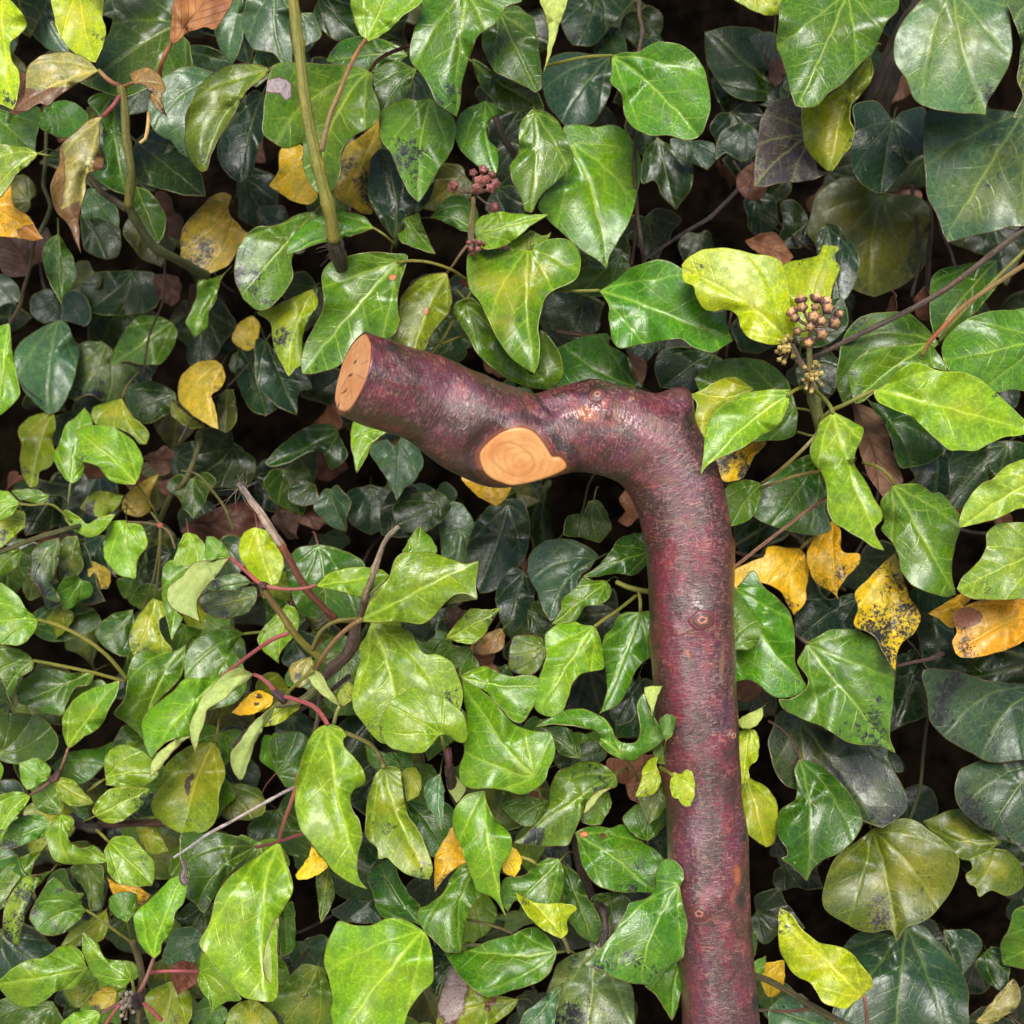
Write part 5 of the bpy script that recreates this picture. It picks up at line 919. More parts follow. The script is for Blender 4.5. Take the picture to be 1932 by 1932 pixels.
# ------------------------------------------------------------ tubes
def tube_mesh(name, pts, rad, loc, seg=10, rough=0.0, nodes=(), seed=0, tints=None, flare=0.0, step=.004):
    """pts: world points, rad: radii; smooth path with slight irregularity"""
    P_ = np.array([[*p, r] for p, r in zip(pts, rad)])
    path = catmull(P_, False, step) if len(P_) > 2 else np.array([P_[0]+(P_[1]-P_[0])*t for t in np.linspace(0, 1, 7)])
    c, r = path[:, :3], np.maximum(path[:, 3], 1e-4)
    m = len(c); cum = np.concatenate([[0], np.cumsum(np.linalg.norm(np.diff(c, axis=0), axis=1))])
    tg = np.gradient(c, axis=0); tg /= np.maximum(np.linalg.norm(tg, axis=1), 1e-9)[:, None]
    up = np.array([0.3, -1.0, 0.2]); up -= tg[0]*np.dot(up, tg[0]); up /= np.linalg.norm(up)
    V, LC, TI = [], [], []
    th = np.linspace(0, 2*np.pi, seg, endpoint=False)
    for i in range(m):
        up = up-tg[i]*np.dot(up, tg[i]); up /= np.linalg.norm(up); w = np.cross(tg[i], up)
        rr = r[i]*(1+sum(.26*math.exp(-((cum[i]/max(cum[-1], 1e-9)-q)/(.6*r[i]/max(cum[-1], 1e-9)+.006))**2) for q in nodes))
        if rough:
            rr = rr*np.array([1+rough*noise.noise(Vector((cum[i]*150+seed*9, math.cos(a)*1.5, math.sin(a)*1.5))) for a in th])
        ringp = c[i]+np.outer(np.cos(th)*rr, up)+np.outer(np.sin(th)*rr, w)
        V.append(ringp); LC.append(np.stack([np.full(seg, cum[i]), th*r[i], np.zeros(seg)], 1))
        if tints:
            f = cum[i]/max(cum[-1], 1e-9); 
            q = [0]+[1]; xs = [t[0] for t in tints]
            TI.append(np.tile([np.interp(f, xs, [t[1][j] for t in tints]) for j in range(3)]+[1], (seg, 1)))
        else: TI.append(np.ones((seg, 4)))
    V = np.concatenate(V); LC = np.concatenate(LC); TI = np.concatenate(TI)
    Fs = [[i*seg+j, i*seg+(j+1) % seg, (i+1)*seg+(j+1) % seg, (i+1)*seg+j] for i in range(m-1) for j in range(seg)]
    # rounded ends
    for i, s in ((0, -1), (m-1, 1)):
        V = np.concatenate([V, (c[i]+tg[i]*s*r[i]*.5)[None]]); LC = np.concatenate([LC, [[cum[i], 0, 0]]]); TI = np.concatenate([TI, TI[i*seg][None]])
        k = len(V)-1
        for j in range(seg):
            a, b = i*seg+j, i*seg+(j+1) % seg
            Fs.append([b, a, k] if s < 0 else [a, b, k])
    me = mesh_np(name, V-np.array(loc), Fs, True, None, {'lc': ('FLOAT_VECTOR', LC), 'tint': ('FLOAT_COLOR', TI)})
    return me
def stem(name, pts, r0, r1, colr, woody, parent=None, rough=.08, nodes=(), seed=0, tints=None, seg=10, step=.004):
    """pts: (u, v, layer); radii in picture units"""
    W = [P(u, v, LD(k)) for u, v, k in pts]
    n = len(W); rad = [(r0+(r1-r0)*i/(n-1))*DMM for i in range(n)]
    me = tube_mesh(name, W, rad, W[0], seg, rough, nodes, seed, tints, step=step)
    o = link(name, me, parent, W[0], [M_STEM]); o.color = (*colr, 1); o['woody'] = float(woody)
    return o

# ------------------------------------------------------------ the wall behind the ivy: an uneven dark sheet
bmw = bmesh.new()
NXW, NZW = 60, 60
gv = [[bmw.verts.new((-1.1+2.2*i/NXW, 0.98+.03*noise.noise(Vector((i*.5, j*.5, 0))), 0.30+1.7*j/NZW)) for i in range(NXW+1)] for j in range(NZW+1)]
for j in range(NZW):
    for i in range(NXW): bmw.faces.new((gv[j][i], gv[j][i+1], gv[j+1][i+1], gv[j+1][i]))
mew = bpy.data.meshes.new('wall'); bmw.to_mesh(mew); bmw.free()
wall = link('wall', mew, None, (0, 0, 0), [M_WALL_SHADE]); wall['kind'] = 'structure'

# unseen paving in front of the wall, added to bounce light onto the stick
bmg = bmesh.new(); bmesh.ops.create_grid(bmg, x_segments=40, y_segments=40, size=6)
meg = bpy.data.meshes.new('ground'); bmg.to_mesh(meg); bmg.free()
M_PAVE = simple_material('paving', (.26, .25, .23), (.36, .34, .31), 9, .9, .3)
ground = link('ground', meg, None, (0, -3.0, 0), [M_PAVE]); ground['kind'] = 'structure'

# ------------------------------------------------------------ walking stick
def bark_material():
    t = NT('polished_bark')
    bk = t.attr('bk').outputs['Vector']                       # along the stick, round it (metres)
    pa = t.attr('paint'); kn = t.attr('fleck').outputs['Fac']
    wv = t.n('ShaderNodeTexNoise'); t.l(t.vmul(bk, (130, 130, 130)), wv.inputs['Vector']); wv.inputs['Scale'].default_value = 1; wv.inputs['Detail'].default_value = 3
    w = t.n('ShaderNodeVectorMath', operation='SUBTRACT'); t.l(wv.outputs['Color'], w.inputs[0]); w.inputs[1].default_value = (.5, .5, .5)
    q = t.vadd(bk, t.vmul(w.outputs[0], (.0022, .0022, 0)))
    big = t.noise(t.vmul(bk, (28, 60, 1)), 1, 4, .6)
    mid_ = t.noise(t.vmul(bk, (160, 80, 1)), 1, 5, .7)
    A = t.noise(t.vmul(q, (1300, 300, 1)), 1, 6, .78)          # short dashes round the stick
    B = t.noise(t.vmul(q, (300, 900, 1)), 1, 5, .75)           # some along it
    Cn = t.noise(t.vmul(q, (420, 380, 1)), 1, 6, .8)
    fine = t.noise(t.vmul(bk, (3500, 2500, 1)), 1, 3, .7)
    c = t.mix(t.ramp(big, .35, .68), (.185, .010, .032), (.115, .012, .050))
    c = t.mix(t.ramp(mid_, .50, .72, 0, .9), c, (.32, .022, .032))
    c = t.mix(t.ramp(t.noise(t.vmul(bk, (55, 90, 1)), 1, 5, .7), .43, .60, 0, .85), c, (.042, .014, .010))
    fl = t.math('MAXIMUM', t.ramp(A, .51, .60), t.math('MULTIPLY', t.ramp(B, .55, .63), .9))
    fl = t.math('MULTIPLY', fl, t.ramp(Cn, .36, .54), clamp=True)
    amt = t.ramp(t.math('ADD', t.math('ADD', mid_, t.math('MULTIPLY', big, .6)), t.math('MULTIPLY', t.math('SUBTRACT', kn, .5), .9)), .56, .96, .14, 1.0)
    fl = t.math('MULTIPLY', fl, amt)
    flc = t.mix(t.ramp(fine, .35, .65), (.40, .13, .10), (.62, .34, .25))
    c = t.mix(t.math('MULTIPLY', fl, .80, clamp=True), c, flc)
    dk = t.math('MULTIPLY', t.ramp(t.noise(t.vmul(q, (600, 330, 1)), 1.0, 6, .8), .51, .60), t.ramp(mid_, .65, .35, .35, 1))
    c = t.mix(t.math('MULTIPLY', dk, .8), c, (.014, .006, .006))
    pf = t.math('MULTIPLY', pa.outputs['Alpha'], t.ramp(t.math('ADD', pa.outputs['Alpha'], t.math('MULTIPLY', t.math('SUBTRACT', Cn, .5), 1.6)), .22, .50), clamp=True)
    c = t.mix(pf, c, t.mix(t.ramp(Cn, .35, .65, 0, .55), pa.outputs['Color'], t.mix(1.0, pa.outputs['Color'], (.45, .3, .3), 'MULTIPLY')))
    t.l(c, t.b.inputs['Base Color'])
    t.l(t.ramp(t.math('ADD', fl, t.math('MULTIPLY', Cn, .5)), .2, .9, .34, .58), t.b.inputs['Roughness'])
    t.b.inputs['Coat Weight'].default_value = .85; t.b.inputs['Coat Roughness'].default_value = .26; t.b.inputs['Coat IOR'].default_value = 1.85; t.b.inputs['Metallic'].default_value = .28
    h = t.math('ADD', t.math('MULTIPLY', fl, -.8), t.math('ADD', t.math('MULTIPLY', dk, -.9), t.math('ADD', t.math('MULTIPLY', Cn, .8), t.math('MULTIPLY', mid_, 2.0))))
    nb = t.bump(h, .55, .00055)
    t.l(nb, t.b.inputs['Normal'])
    nb2 = t.bump(h, .34, .0005); t.l(nb2, t.b.inputs['Coat Normal'])
    return t.m
M_BARK = bark_material()

def wood_material(name, light, dark):
    t = NT(name)
    lc = t.attr('lc').outputs['Vector']; pa = t.attr('paint')
    n0 = t.n('ShaderNodeTexNoise'); t.l(t.vmul(lc, (90, 90, 1)), n0.inputs['Vector']); n0.inputs['Scale'].default_value = 1; n0.inputs['Detail'].default_value = 4
    w = t.n('ShaderNodeVectorMath', operation='SUBTRACT'); t.l(n0.outputs['Color'], w.inputs[0]); w.inputs[1].default_value = (.5, .5, .5)
    q = t.vadd(lc, t.vmul(w.outputs[0], (.009, .006, 0)))
    wa = t.n('ShaderNodeVectorMath', operation='LENGTH'); t.l(q, wa.inputs[0])
    rings = t.math('SINE', t.math('MULTIPLY', wa.outputs['Value'], 2300))
    fibre = t.noise(t.vmul(q, (300, 2600, 1)), 1, 4, .7); fine = t.noise(t.vmul(lc, (4000, 3000, 1)), 1, 3, .7)
    c = t.mix(t.ramp(n0.outputs[0], .3, .7), light, dark)
    c = t.mix(t.math('MULTIPLY', t.ramp(rings, .3, 1), .24), c, t.mix(1.0, c, (.72, .48, .35), 'MULTIPLY'))
    c = t.mix(t.ramp(fibre, .52, .7, 0, .45), c, t.mix(1.0, c, (.70, .45, .30), 'MULTIPLY'))
    c = t.mix(t.ramp(fine, .55, .75, 0, .25), c, t.mix(1.0, c, (1.25, 1.25, 1.3), 'MULTIPLY'))
    c = t.mix(pa.outputs['Alpha'], c, pa.outputs['Color'])
    t.l(c, t.b.inputs['Base Color']); t.b.inputs['Roughness'].default_value = .42
    t.b.inputs['Coat Weight'].default_value = .35; t.b.inputs['Coat Roughness'].default_value = .25
    t.l(t.bump(t.math('ADD', fibre, t.math('MULTIPLY', fine, .4)), .25, .0003), t.b.inputs['Normal'])
    return t.m
M_WOOD = wood_material('pale_cut_wood', (.80, .45, .17), (.68, .29, .09))
M_WOOD2 = wood_material('cut_wood_end', (.80, .42, .20), (.66, .27, .11))

ST = [(600, 683, 81, .4310), (667, 704, 82, .4400), (738, 730, 84.5, .4490), (811, 757, 87, .4580), (879, 794, 94, .4640), (943, 822, 96, .4700), (1008, 824, 86, .4735), (1072, 809, 82, .4760),
      (1128, 808, 85, .4770), (1182, 820, 89, .4775), (1230, 846, 89, .478), (1262, 888, 87, .478), (1283, 940, 85, .4778), (1294, 990, 83.5, .4774), (1301, 1040, 82, .477), (1305, 1130, 80, .4760), (1307, 1220, 77, .4750), (1312, 1310, 77, .4740),
      (1319, 1400, 75, .4730), (1328, 1500, 72, .4720), (1334, 1600, 76, .4708), (1342, 1700, 72, .4696), (1351, 1800, 71, .4684), (1359, 1900, 71.5, .4672), (1366, 2000, 72, .466), (1378, 2200, 72, .4636), (1400, 2600, 74, .459)]
W = np.array([[*P(u, v, d), r*d/F] for u, v, r, d in ST])
path = catmull(W, False, .0007)
c_, r_ = path[:, :3], path[:, 3]
m = len(c_); SEG = 200
cum = np.concatenate([[0], np.cumsum(np.linalg.norm(np.diff(c_, axis=0), axis=1))])
tg = np.gradient(c_, axis=0); 
for _ in range(6): tg[1:-1] = (tg[:-2]+tg[1:-1]*2+tg[2:])/4
tg /= np.linalg.norm(tg, axis=1)[:, None]
view = RCn @ np.array((0, 0, 1.0))                        # towards the camera
th = np.linspace(0, 2*np.pi, SEG, endpoint=False)
V = np.zeros((m, SEG, 3)); BK = np.zeros((m, SEG, 3))
for i in range(m):
    back = -view-tg[i]*np.dot(-view, tg[i]); back /= np.linalg.norm(back); w_ = np.cross(tg[i], back)
    V[i] = c_[i]+np.outer(np.cos(th)*r_[i], back)+np.outer(np.sin(th)*r_[i], w_)
    BK[i, :, 0] = cum[i]; BK[i, :, 1] = th*.0155
NRM = (V-c_[:, None]); NRM /= np.linalg.norm(NRM, axis=2)[..., None]
V = V.reshape(-1, 3); NRM = NRM.reshape(-1, 3); BK = BK.reshape(-1, 3)
def to_px(p):
    q = (p-CAMP) @ RCn
    return np.stack([966+F*q[:, 0]/-q[:, 2], 966-F*q[:, 1]/-q[:, 2]], 1)
def surf(u, v, front=True):
    px = to_px(V); f = (NRM @ view) > .05
    d = ((px-np.array([u, v]))**2).sum(1)+np.where(f, 0, 1e6)
    return int(d.argmin())
U = DMM
# gentle unevenness of the whole stick
und = np.array([noise.noise(Vector((b[0]*38, math.cos(b[1]/.0155)*.9, math.sin(b[1]/.0155)*.9))) for b in BK])
und2 = np.array([noise.noise(Vector((b[0]*110+7, math.cos(b[1]/.0155)*2.4, math.sin(b[1]/.0155)*2.4))) for b in BK])
handle = np.clip((.150-BK[:, 0])/.05, 0, 1)
disp = und*(3.6+2.5*handle)*U+und2*(1.7+1.6*handle)*U
# knobs, swellings and hollows: u, v, size, height, at the outline?
for u, v, sg, am, sil in [(1282, 758, 33, 46, 1), (1115, 728, 34, 9, 1), (1010, 740, 30, -7, 1), (1240, 735, 20, -4, 1), (920, 912, 34, 5, 1), (1378, 1060, 26, 3, 1), (1228, 1200, 50, 3, 1), (1405, 1500, 30, -3, 1), (1250, 1450, 40, 4, 1), (1262, 745, 20, 5, 1), (1130, 745, 24, 6, 0), (1148, 778, 16, 5, 0), (1190, 752, 11, 4, 0), (1105, 780, 22, 3, 0), (1323, 1171, 30, 7, 0), (1270, 1182, 12, 4, 0),
                          (1318, 1712, 30, 7, 0), (1381, 1388, 18, 6, 0), (1387, 1025, 14, 7, 1), (1408, 1580, 12, 7, 1), (1431, 1893, 14, 6, 1), (1365, 1290, 14, 3, 0), (1080, 870, 26, 7, 0), (1040, 770, 24, -6, 0),
                          (1070, 745, 14, 4, 0), (985, 862, 52, 15, 0), (1215, 905, 16, 3, 0), (1360, 1690, 14, 3, 0), (1398, 1660, 16, 2, 0), (900, 735, 22, 3, 0), (1020, 790, 14, -4, 0), (1290, 790, 22, 5, 0), (1385, 1245, 12, 3, 1)]:
    if sil: p0 = np.array(P(u, v, .478))
    else: p0 = V[surf(u, v)]
    d2 = ((V-p0)**2).sum(1); disp += am*U*np.exp(-d2/(sg*U)**2)
V = V+NRM*disp[:, None]
# flat cut where a side branch was taken off
SC = [(905, 858), (918, 838), (943, 818), (966, 809), (986, 808), (1006, 815), (1023, 833), (1036, 853), (1043, 863), (1056, 864), (1066, 872), (1069, 881), (1061, 889), (1041, 898), (1003, 910), (966, 916), (946, 911), (923, 900), (910, 883)]
nS = RCn @ np.array((.02, -.42, .907)); nS /= np.linalg.norm(nS)
i0 = surf(978, 862); 
axc = c_[i0//SEG]; PS = axc+nS*(r_[i0//SEG]*.985)
PS = PS - nS*0.0
dist = (V-PS) @ nS
pxv = to_px(V); scq = catmull(SC, True, 4); near = (np.abs(pxv[:, 0]-985) < 170) & (np.abs(pxv[:, 1]-860) < 130) & ((NRM @ view) > -.2)
bl = np.zeros(len(V)); dq = seg_dist(pxv[near], scq, np.roll(scq, -1, 0)).min(1); dq = np.where(inside(pxv[near], scq), 0, dq)
x_ = np.clip(1-(dq-5)/34.0, 0, 1); bl[near] = x_*x_*(3-2*x_)
V -= nS*(np.maximum(dist, 0)*bl)[:, None]
# the sawn end
PE = np.array(P(667, 704, .440))
nE = RCn @ np.array((-.957*.888, .29*.888, .46)); nE /= np.linalg.norm(nE)
de = (V-PE) @ nE; ax = -tg[int(np.abs(cum-.014).argmin())]
k = int(np.argmax([((V[i*SEG:(i+1)*SEG]-PE) @ nE).max() < 0.0 for i in range(m)]))   # first ring wholly inside
over = de > 0
V[over] -= ax*(de[over]/np.dot(ax, nE))[:, None]
k0 = max(0, int(np.argmax([((V[i*SEG:(i+1)*SEG]-PE) @ nE).min() < -1e-5 for i in range(m)]))-1)
V = V[k0*SEG:]; NRM = NRM[k0*SEG:]; BK = BK[k0*SEG:]; c_ = c_[k0:]; r_ = r_[k0:]; cum = cum[k0:]; m -= k0
PX = to_px(V); front = (NRM @ view)
# paint: colour + amount
paint = np.zeros((len(V), 4)); fleck = np.full(len(V), .5)
def daub(u, v, su, sv, col, a, rot=0.0, sharp=2.0):
    global paint
    x = PX[:, 0]-u; y = PX[:, 1]-v; cr, sr = math.cos(rot), math.sin(rot)
    X = (x*cr+y*sr)/su; Y = (-x*sr+y*cr)/sv
    f = np.exp(-(X*X+Y*Y)**sharp)*a*(front > -.1)
    paint[:, :3] = paint[:, :3]*(1-f[:, None])+np.array(col)*f[:, None] if True else 0
    paint[:, 3] = np.maximum(paint[:, 3], f*1.15)
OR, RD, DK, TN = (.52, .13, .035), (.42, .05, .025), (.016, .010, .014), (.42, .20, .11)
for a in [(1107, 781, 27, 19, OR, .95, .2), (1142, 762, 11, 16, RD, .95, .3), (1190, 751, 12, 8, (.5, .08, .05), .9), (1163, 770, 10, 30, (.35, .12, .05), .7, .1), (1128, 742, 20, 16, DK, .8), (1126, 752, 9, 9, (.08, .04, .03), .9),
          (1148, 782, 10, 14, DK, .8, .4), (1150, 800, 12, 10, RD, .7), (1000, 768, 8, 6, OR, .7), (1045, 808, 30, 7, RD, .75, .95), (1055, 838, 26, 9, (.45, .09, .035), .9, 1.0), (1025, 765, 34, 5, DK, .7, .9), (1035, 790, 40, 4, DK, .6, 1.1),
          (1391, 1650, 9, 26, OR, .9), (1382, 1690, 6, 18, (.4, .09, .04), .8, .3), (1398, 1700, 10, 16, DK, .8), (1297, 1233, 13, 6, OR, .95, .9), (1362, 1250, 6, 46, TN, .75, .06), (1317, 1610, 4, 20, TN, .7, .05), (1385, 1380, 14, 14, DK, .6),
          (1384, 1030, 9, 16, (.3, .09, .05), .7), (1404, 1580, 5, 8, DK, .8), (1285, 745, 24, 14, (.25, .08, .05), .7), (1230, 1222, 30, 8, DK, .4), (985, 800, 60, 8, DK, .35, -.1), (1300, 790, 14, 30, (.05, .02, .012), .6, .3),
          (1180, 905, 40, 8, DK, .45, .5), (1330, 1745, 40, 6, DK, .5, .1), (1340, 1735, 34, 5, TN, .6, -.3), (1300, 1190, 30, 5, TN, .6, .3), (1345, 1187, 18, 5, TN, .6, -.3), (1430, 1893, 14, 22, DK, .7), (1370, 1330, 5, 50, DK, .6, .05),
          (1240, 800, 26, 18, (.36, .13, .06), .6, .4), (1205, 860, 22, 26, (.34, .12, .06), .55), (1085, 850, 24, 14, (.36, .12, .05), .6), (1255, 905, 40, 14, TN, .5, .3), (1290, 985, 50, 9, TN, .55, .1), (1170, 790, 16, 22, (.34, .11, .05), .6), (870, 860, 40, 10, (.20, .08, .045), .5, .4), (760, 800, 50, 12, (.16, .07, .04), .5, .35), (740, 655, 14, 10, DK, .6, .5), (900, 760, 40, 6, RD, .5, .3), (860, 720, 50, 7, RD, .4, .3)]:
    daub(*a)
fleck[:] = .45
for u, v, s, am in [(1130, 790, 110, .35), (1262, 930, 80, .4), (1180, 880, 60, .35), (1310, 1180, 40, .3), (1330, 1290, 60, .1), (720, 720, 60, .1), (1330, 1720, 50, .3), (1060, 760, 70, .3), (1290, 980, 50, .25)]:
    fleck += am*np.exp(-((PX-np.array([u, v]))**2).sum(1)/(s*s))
# dark band where the bark folds towards the branch cut, pale line of cambium round it
scp = catmull(SC, True, 4)
ds = np.full(len(V), 999.0); sel = (np.abs(PX[:, 0]-985) < 160) & (np.abs(PX[:, 1]-860) < 120) & (front > -.2)
ds[sel] = seg_dist(PX[sel], scp, np.roll(scp, -1, 0)).min(1)
ins = np.zeros(len(V), bool); ins[sel] = inside(PX[sel], scp)
f = np.clip(1-ds/13.0, 0, 1); f = np.where(ins, 1, f)
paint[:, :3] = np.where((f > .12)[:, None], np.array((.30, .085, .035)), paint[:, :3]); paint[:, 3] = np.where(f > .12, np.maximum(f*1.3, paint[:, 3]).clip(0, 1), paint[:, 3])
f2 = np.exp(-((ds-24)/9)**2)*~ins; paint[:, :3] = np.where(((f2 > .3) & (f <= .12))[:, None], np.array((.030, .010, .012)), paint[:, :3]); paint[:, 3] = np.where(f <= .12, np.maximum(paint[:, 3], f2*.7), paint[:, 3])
rimE = np.clip(1-(cum-0)/.0016, 0, 1)
de = np.abs((V-PE) @ nE)
f3 = np.clip(1-de/.0011, 0, 1); paint[:, :3] = np.where((f3 > .3)[:, None], np.array((.20, .055, .04)), paint[:, :3]); paint[:, 3] = np.maximum(paint[:, 3], f3)
faces = [[i*SEG+j, i*SEG+(j+1) % SEG, (i+1)*SEG+(j+1) % SEG, (i+1)*SEG+j] for i in range(m-1) for j in range(SEG)]
# close the two ends
V = np.concatenate([V, V[:SEG].mean(0)[None], V[(m-1)*SEG:m*SEG].mean(0)[None]]); BK = np.concatenate([BK, BK[:1], BK[-1:]]); paint = np.concatenate([paint, paint[:1], paint[-1:]*0]); fleck = np.concatenate([fleck, [.5, .5]])
faces += [[(j+1) % SEG, j, m*SEG] for j in range(SEG)]+[[(m-1)*SEG+j, (m-1)*SEG+(j+1) % SEG, m*SEG+1] for j in range(SEG)]
base_loc = P(1400, 2600, .48)
stick = empty('walking_stick', base_loc, 'walking stick of polished purple-brown bark with knobbly root handle, standing in front of the ivy', 'walking stick')
WL[stick.name] = base_loc
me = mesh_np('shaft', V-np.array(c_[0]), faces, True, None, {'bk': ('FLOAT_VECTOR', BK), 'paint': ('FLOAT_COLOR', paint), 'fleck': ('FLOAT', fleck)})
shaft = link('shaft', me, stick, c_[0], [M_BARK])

def plate(name, outline3, nrm, up, thick, mat, paintf, label, grid=.0006, bevel=.0005):
    """a thin wooden plate filling a closed 3-D outline in a plane; dense so that cracks and rings can be marked on it"""
    o3 = np.array(outline3); cc = o3.mean(0); nrm = nrm/np.linalg.norm(nrm)
    e1 = up-nrm*np.dot(up, nrm); e1 /= np.linalg.norm(e1); e2 = np.cross(nrm, e1)
    P2 = np.stack([(o3-cc) @ e1, (o3-cc) @ e2], 1)
    A, B = P2, np.roll(P2, -1, 0)
    lo, hi = P2.min(0), P2.max(0)
    gx, gy = np.meshgrid(np.arange(lo[0], hi[0], grid), np.arange(lo[1], hi[1], grid)); Q = np.stack([gx.ravel(), gy.ravel()], 1)
    Q = Q[inside(Q, P2)]; Q = Q[seg_dist(Q, A, B).min(1) > grid*.6]
    allp = np.concatenate([P2, Q]); n = len(P2)
    r = delaunay_2d_cdt([Vector(p) for p in allp], [], [list(range(n))], 1, 1e-9)
    V2 = np.array([tuple(v) for v in r[0]]); T = [list(f) for f in r[2]]
    ed = seg_dist(V2, A, B).min(1)
    h = thick-bevel*np.clip(1-ed/.0012, 0, 1)**2
    top = cc+np.outer(V2[:, 0], e1)+np.outer(V2[:, 1], e2)+np.outer(h, nrm)
    a = top[[f[0] for f in T]]; b = top[[f[1] for f in T]]; c = top[[f[2] for f in T]]
    flip = (np.cross(b-a, c-a) @ nrm) < 0
    T = [f[::-1] if q else f for f, q in zip(T, flip)]
    bot = top-nrm*(thick+.0015); N = len(top); ec = set()
    for f in T:
        for i in range(3): ec.add((f[i], f[(i+1) % 3]))
    F2 = list(T)+[[i+N for i in f[::-1]] for f in T]+[[y, x, x+N, y+N] for (x, y) in ec if (y, x) not in ec]
    pa = paintf(to_px(top), ed, V2)
    me = mesh_np(name, np.concatenate([top, bot])-cc, F2, True, None, {'lc': ('FLOAT_VECTOR', np.concatenate([np.stack([V2[:, 0], V2[:, 1], V2[:, 0]*0], 1)]*2)), 'paint': ('FLOAT_COLOR', np.concatenate([pa, pa]))})
    o = link(name, me, stick, cc, [mat])
    if label: o['label'] = label
    return o
# end grain
ring = V[:SEG]
cc = ring.mean(0); ring2 = cc+(ring-cc)*.955
def crack_marks(px, ed, V2):
    pa = np.zeros((len(px), 4))
    f = np.clip(1-ed/.0010, 0, 1); pa[:, :3] = (.34, .085, .045); pa[:, 3] = f*.8
    pc = np.array([662, 700.]); dx = px-pc; an = np.arctan2(dx[:, 1]*.5, dx[:, 0]); rd = np.sqrt((dx[:, 0]*2)**2+(dx[:, 1])**2)
    for a0, l0, l1 in [(.3, 20, 60), (1.5, 30, 74), (2.4, 10, 50), (-1.1, 25, 66), (-2.2, 34, 72), (-.3, 40, 70)]:
        g = np.exp(-((np.angle(np.exp(1j*(an-a0)))*rd)/1.6)**2)*((rd > l0) & (rd < l1))*.5; pa[:, :3] = np.where((g > .15)[:, None], np.array((.22, .07, .03)), pa[:, :3]); pa[:, 3] = np.maximum(pa[:, 3], g)
    for u, v, a, b, rot in [(670, 683, 5.5, 1.8, -.9), (661, 708, 5.5, 2.2, -.6), (651, 738, 6.5, 1.6, -.8), (638, 767, 10, 1.3, -1.25), (645, 742, 3, 1, .2)]:
        x = px[:, 0]-u; y = px[:, 1]-v; X = (x*math.cos(rot)+y*math.sin(rot))/a; Y = (-x*math.sin(rot)+y*math.cos(rot))/b
        g = np.exp(-(X*X+Y*Y)**2); pa[:, :3] = np.where((g > .3)[:, None], np.array((.05, .018, .012)), pa[:, :3]); pa[:, 3] = np.maximum(pa[:, 3], g)
    return pa
plate('cut_end', ring2, nE, view, .0004, M_WOOD2, crack_marks, 'orange sawn end of the handle with small dark cracks', .00035)
# branch scar
def on_plane(u, v):
    o = CAMP; d = np.array(P(u, v, 1.0))-o; t = np.dot(PS-o, nS)/np.dot(d, nS); return o+d*t
def scar_marks(px, ed, V2):
    pa = np.zeros((len(px), 4)); x = (px[:, 0]-968)/1.0; y = (px[:, 1]-866)/.8
    r = np.sqrt(x*x+y*y); g = np.exp(-((r-(38+6*np.sin(np.arctan2(y, x)*2)))/3.0)**2)*.45
    f = np.clip(1-ed/.0008, 0, 1)
    pa[:, :3] = (.44, .15, .05); pa[:, 3] = np.maximum(g, f*.55); return pa
plate('branch_scar', [on_plane(u, v) for u, v in scp], nS, RCn @ np.array((1.0, 0, 0)), .0006, M_WOOD, scar_marks, 'pale oval scar where a side branch was cut off', .0004)

# knots like small eyes
def knot_material():
    t = NT('knot_rings'); lc = t.attr('lc').outputs['Vector']
    sp = t.n('ShaderNodeSeparateXYZ'); t.l(lc, sp.inputs[0]); n = t.noise(t.vmul(lc, (3, 3, 3)), 1.5, 3); n2 = t.noise(t.vmul(lc, (5, 5, 5)), 1.5, 5, .8)
    r = t.math('ADD', sp.outputs[2], t.math('MULTIPLY', t.math('SUBTRACT', n, .5), .28))
    cr = t.n('ShaderNodeValToRGB'); t.l(r, cr.inputs[0]); e = cr.color_ramp
    cols = [(0, (.035, .03, .045)), (.16, (.05, .04, .06)), (.22, (.55, .17, .10)), (.35, (.60, .20, .11)), (.40, (.05, .03, .04)), (.50, (.20, .07, .05)), (.60, (.04, .02, .025)), (.72, (.20, .07, .05)), (.86, (.16, .02, .035)), (1, (.14, .012, .03))]
    e.elements[0].position = 0; e.elements[0].color = (*cols[0][1], 1); e.elements[1].position = 1; e.elements[1].color = (*cols[-1][1], 1)
    for p, c in cols[1:-1]: q = e.elements.new(p); q.color = (*c, 1)
    c = t.mix(t.ramp(n2, .50, .62, 0, .7), cr.outputs[0], (.03, .015, .015)); c = t.mix(t.ramp(n2, .42, .32, 0, .6), c, (.40, .17, .10))
    t.l(c, t.b.inputs['Base Color']); t.b.inputs['Roughness'].default_value = .4; t.b.inputs['Coat Weight'].default_value = .5; t.b.inputs['Coat Roughness'].default_value = .25
    t.l(t.bump(n2, .6, .0006), t.b.inputs['Normal']); return t.m
M_KNOT = knot_material()
Vn = V[:m*SEG].reshape(m, SEG, 3)
def surf_n(idx):
    i, j = idx//SEG, idx % SEG
    a = Vn[min(i+6, m-1), j]-Vn[max(i-6, 0), j]; b = Vn[i, (j+4) % SEG]-Vn[i, (j-4) % SEG]; q = np.cross(a, b); q /= np.linalg.norm(q)
    return q if np.dot(q, Vn[i, j]-c_[i]) > 0 else -q
NRM2 = NRM
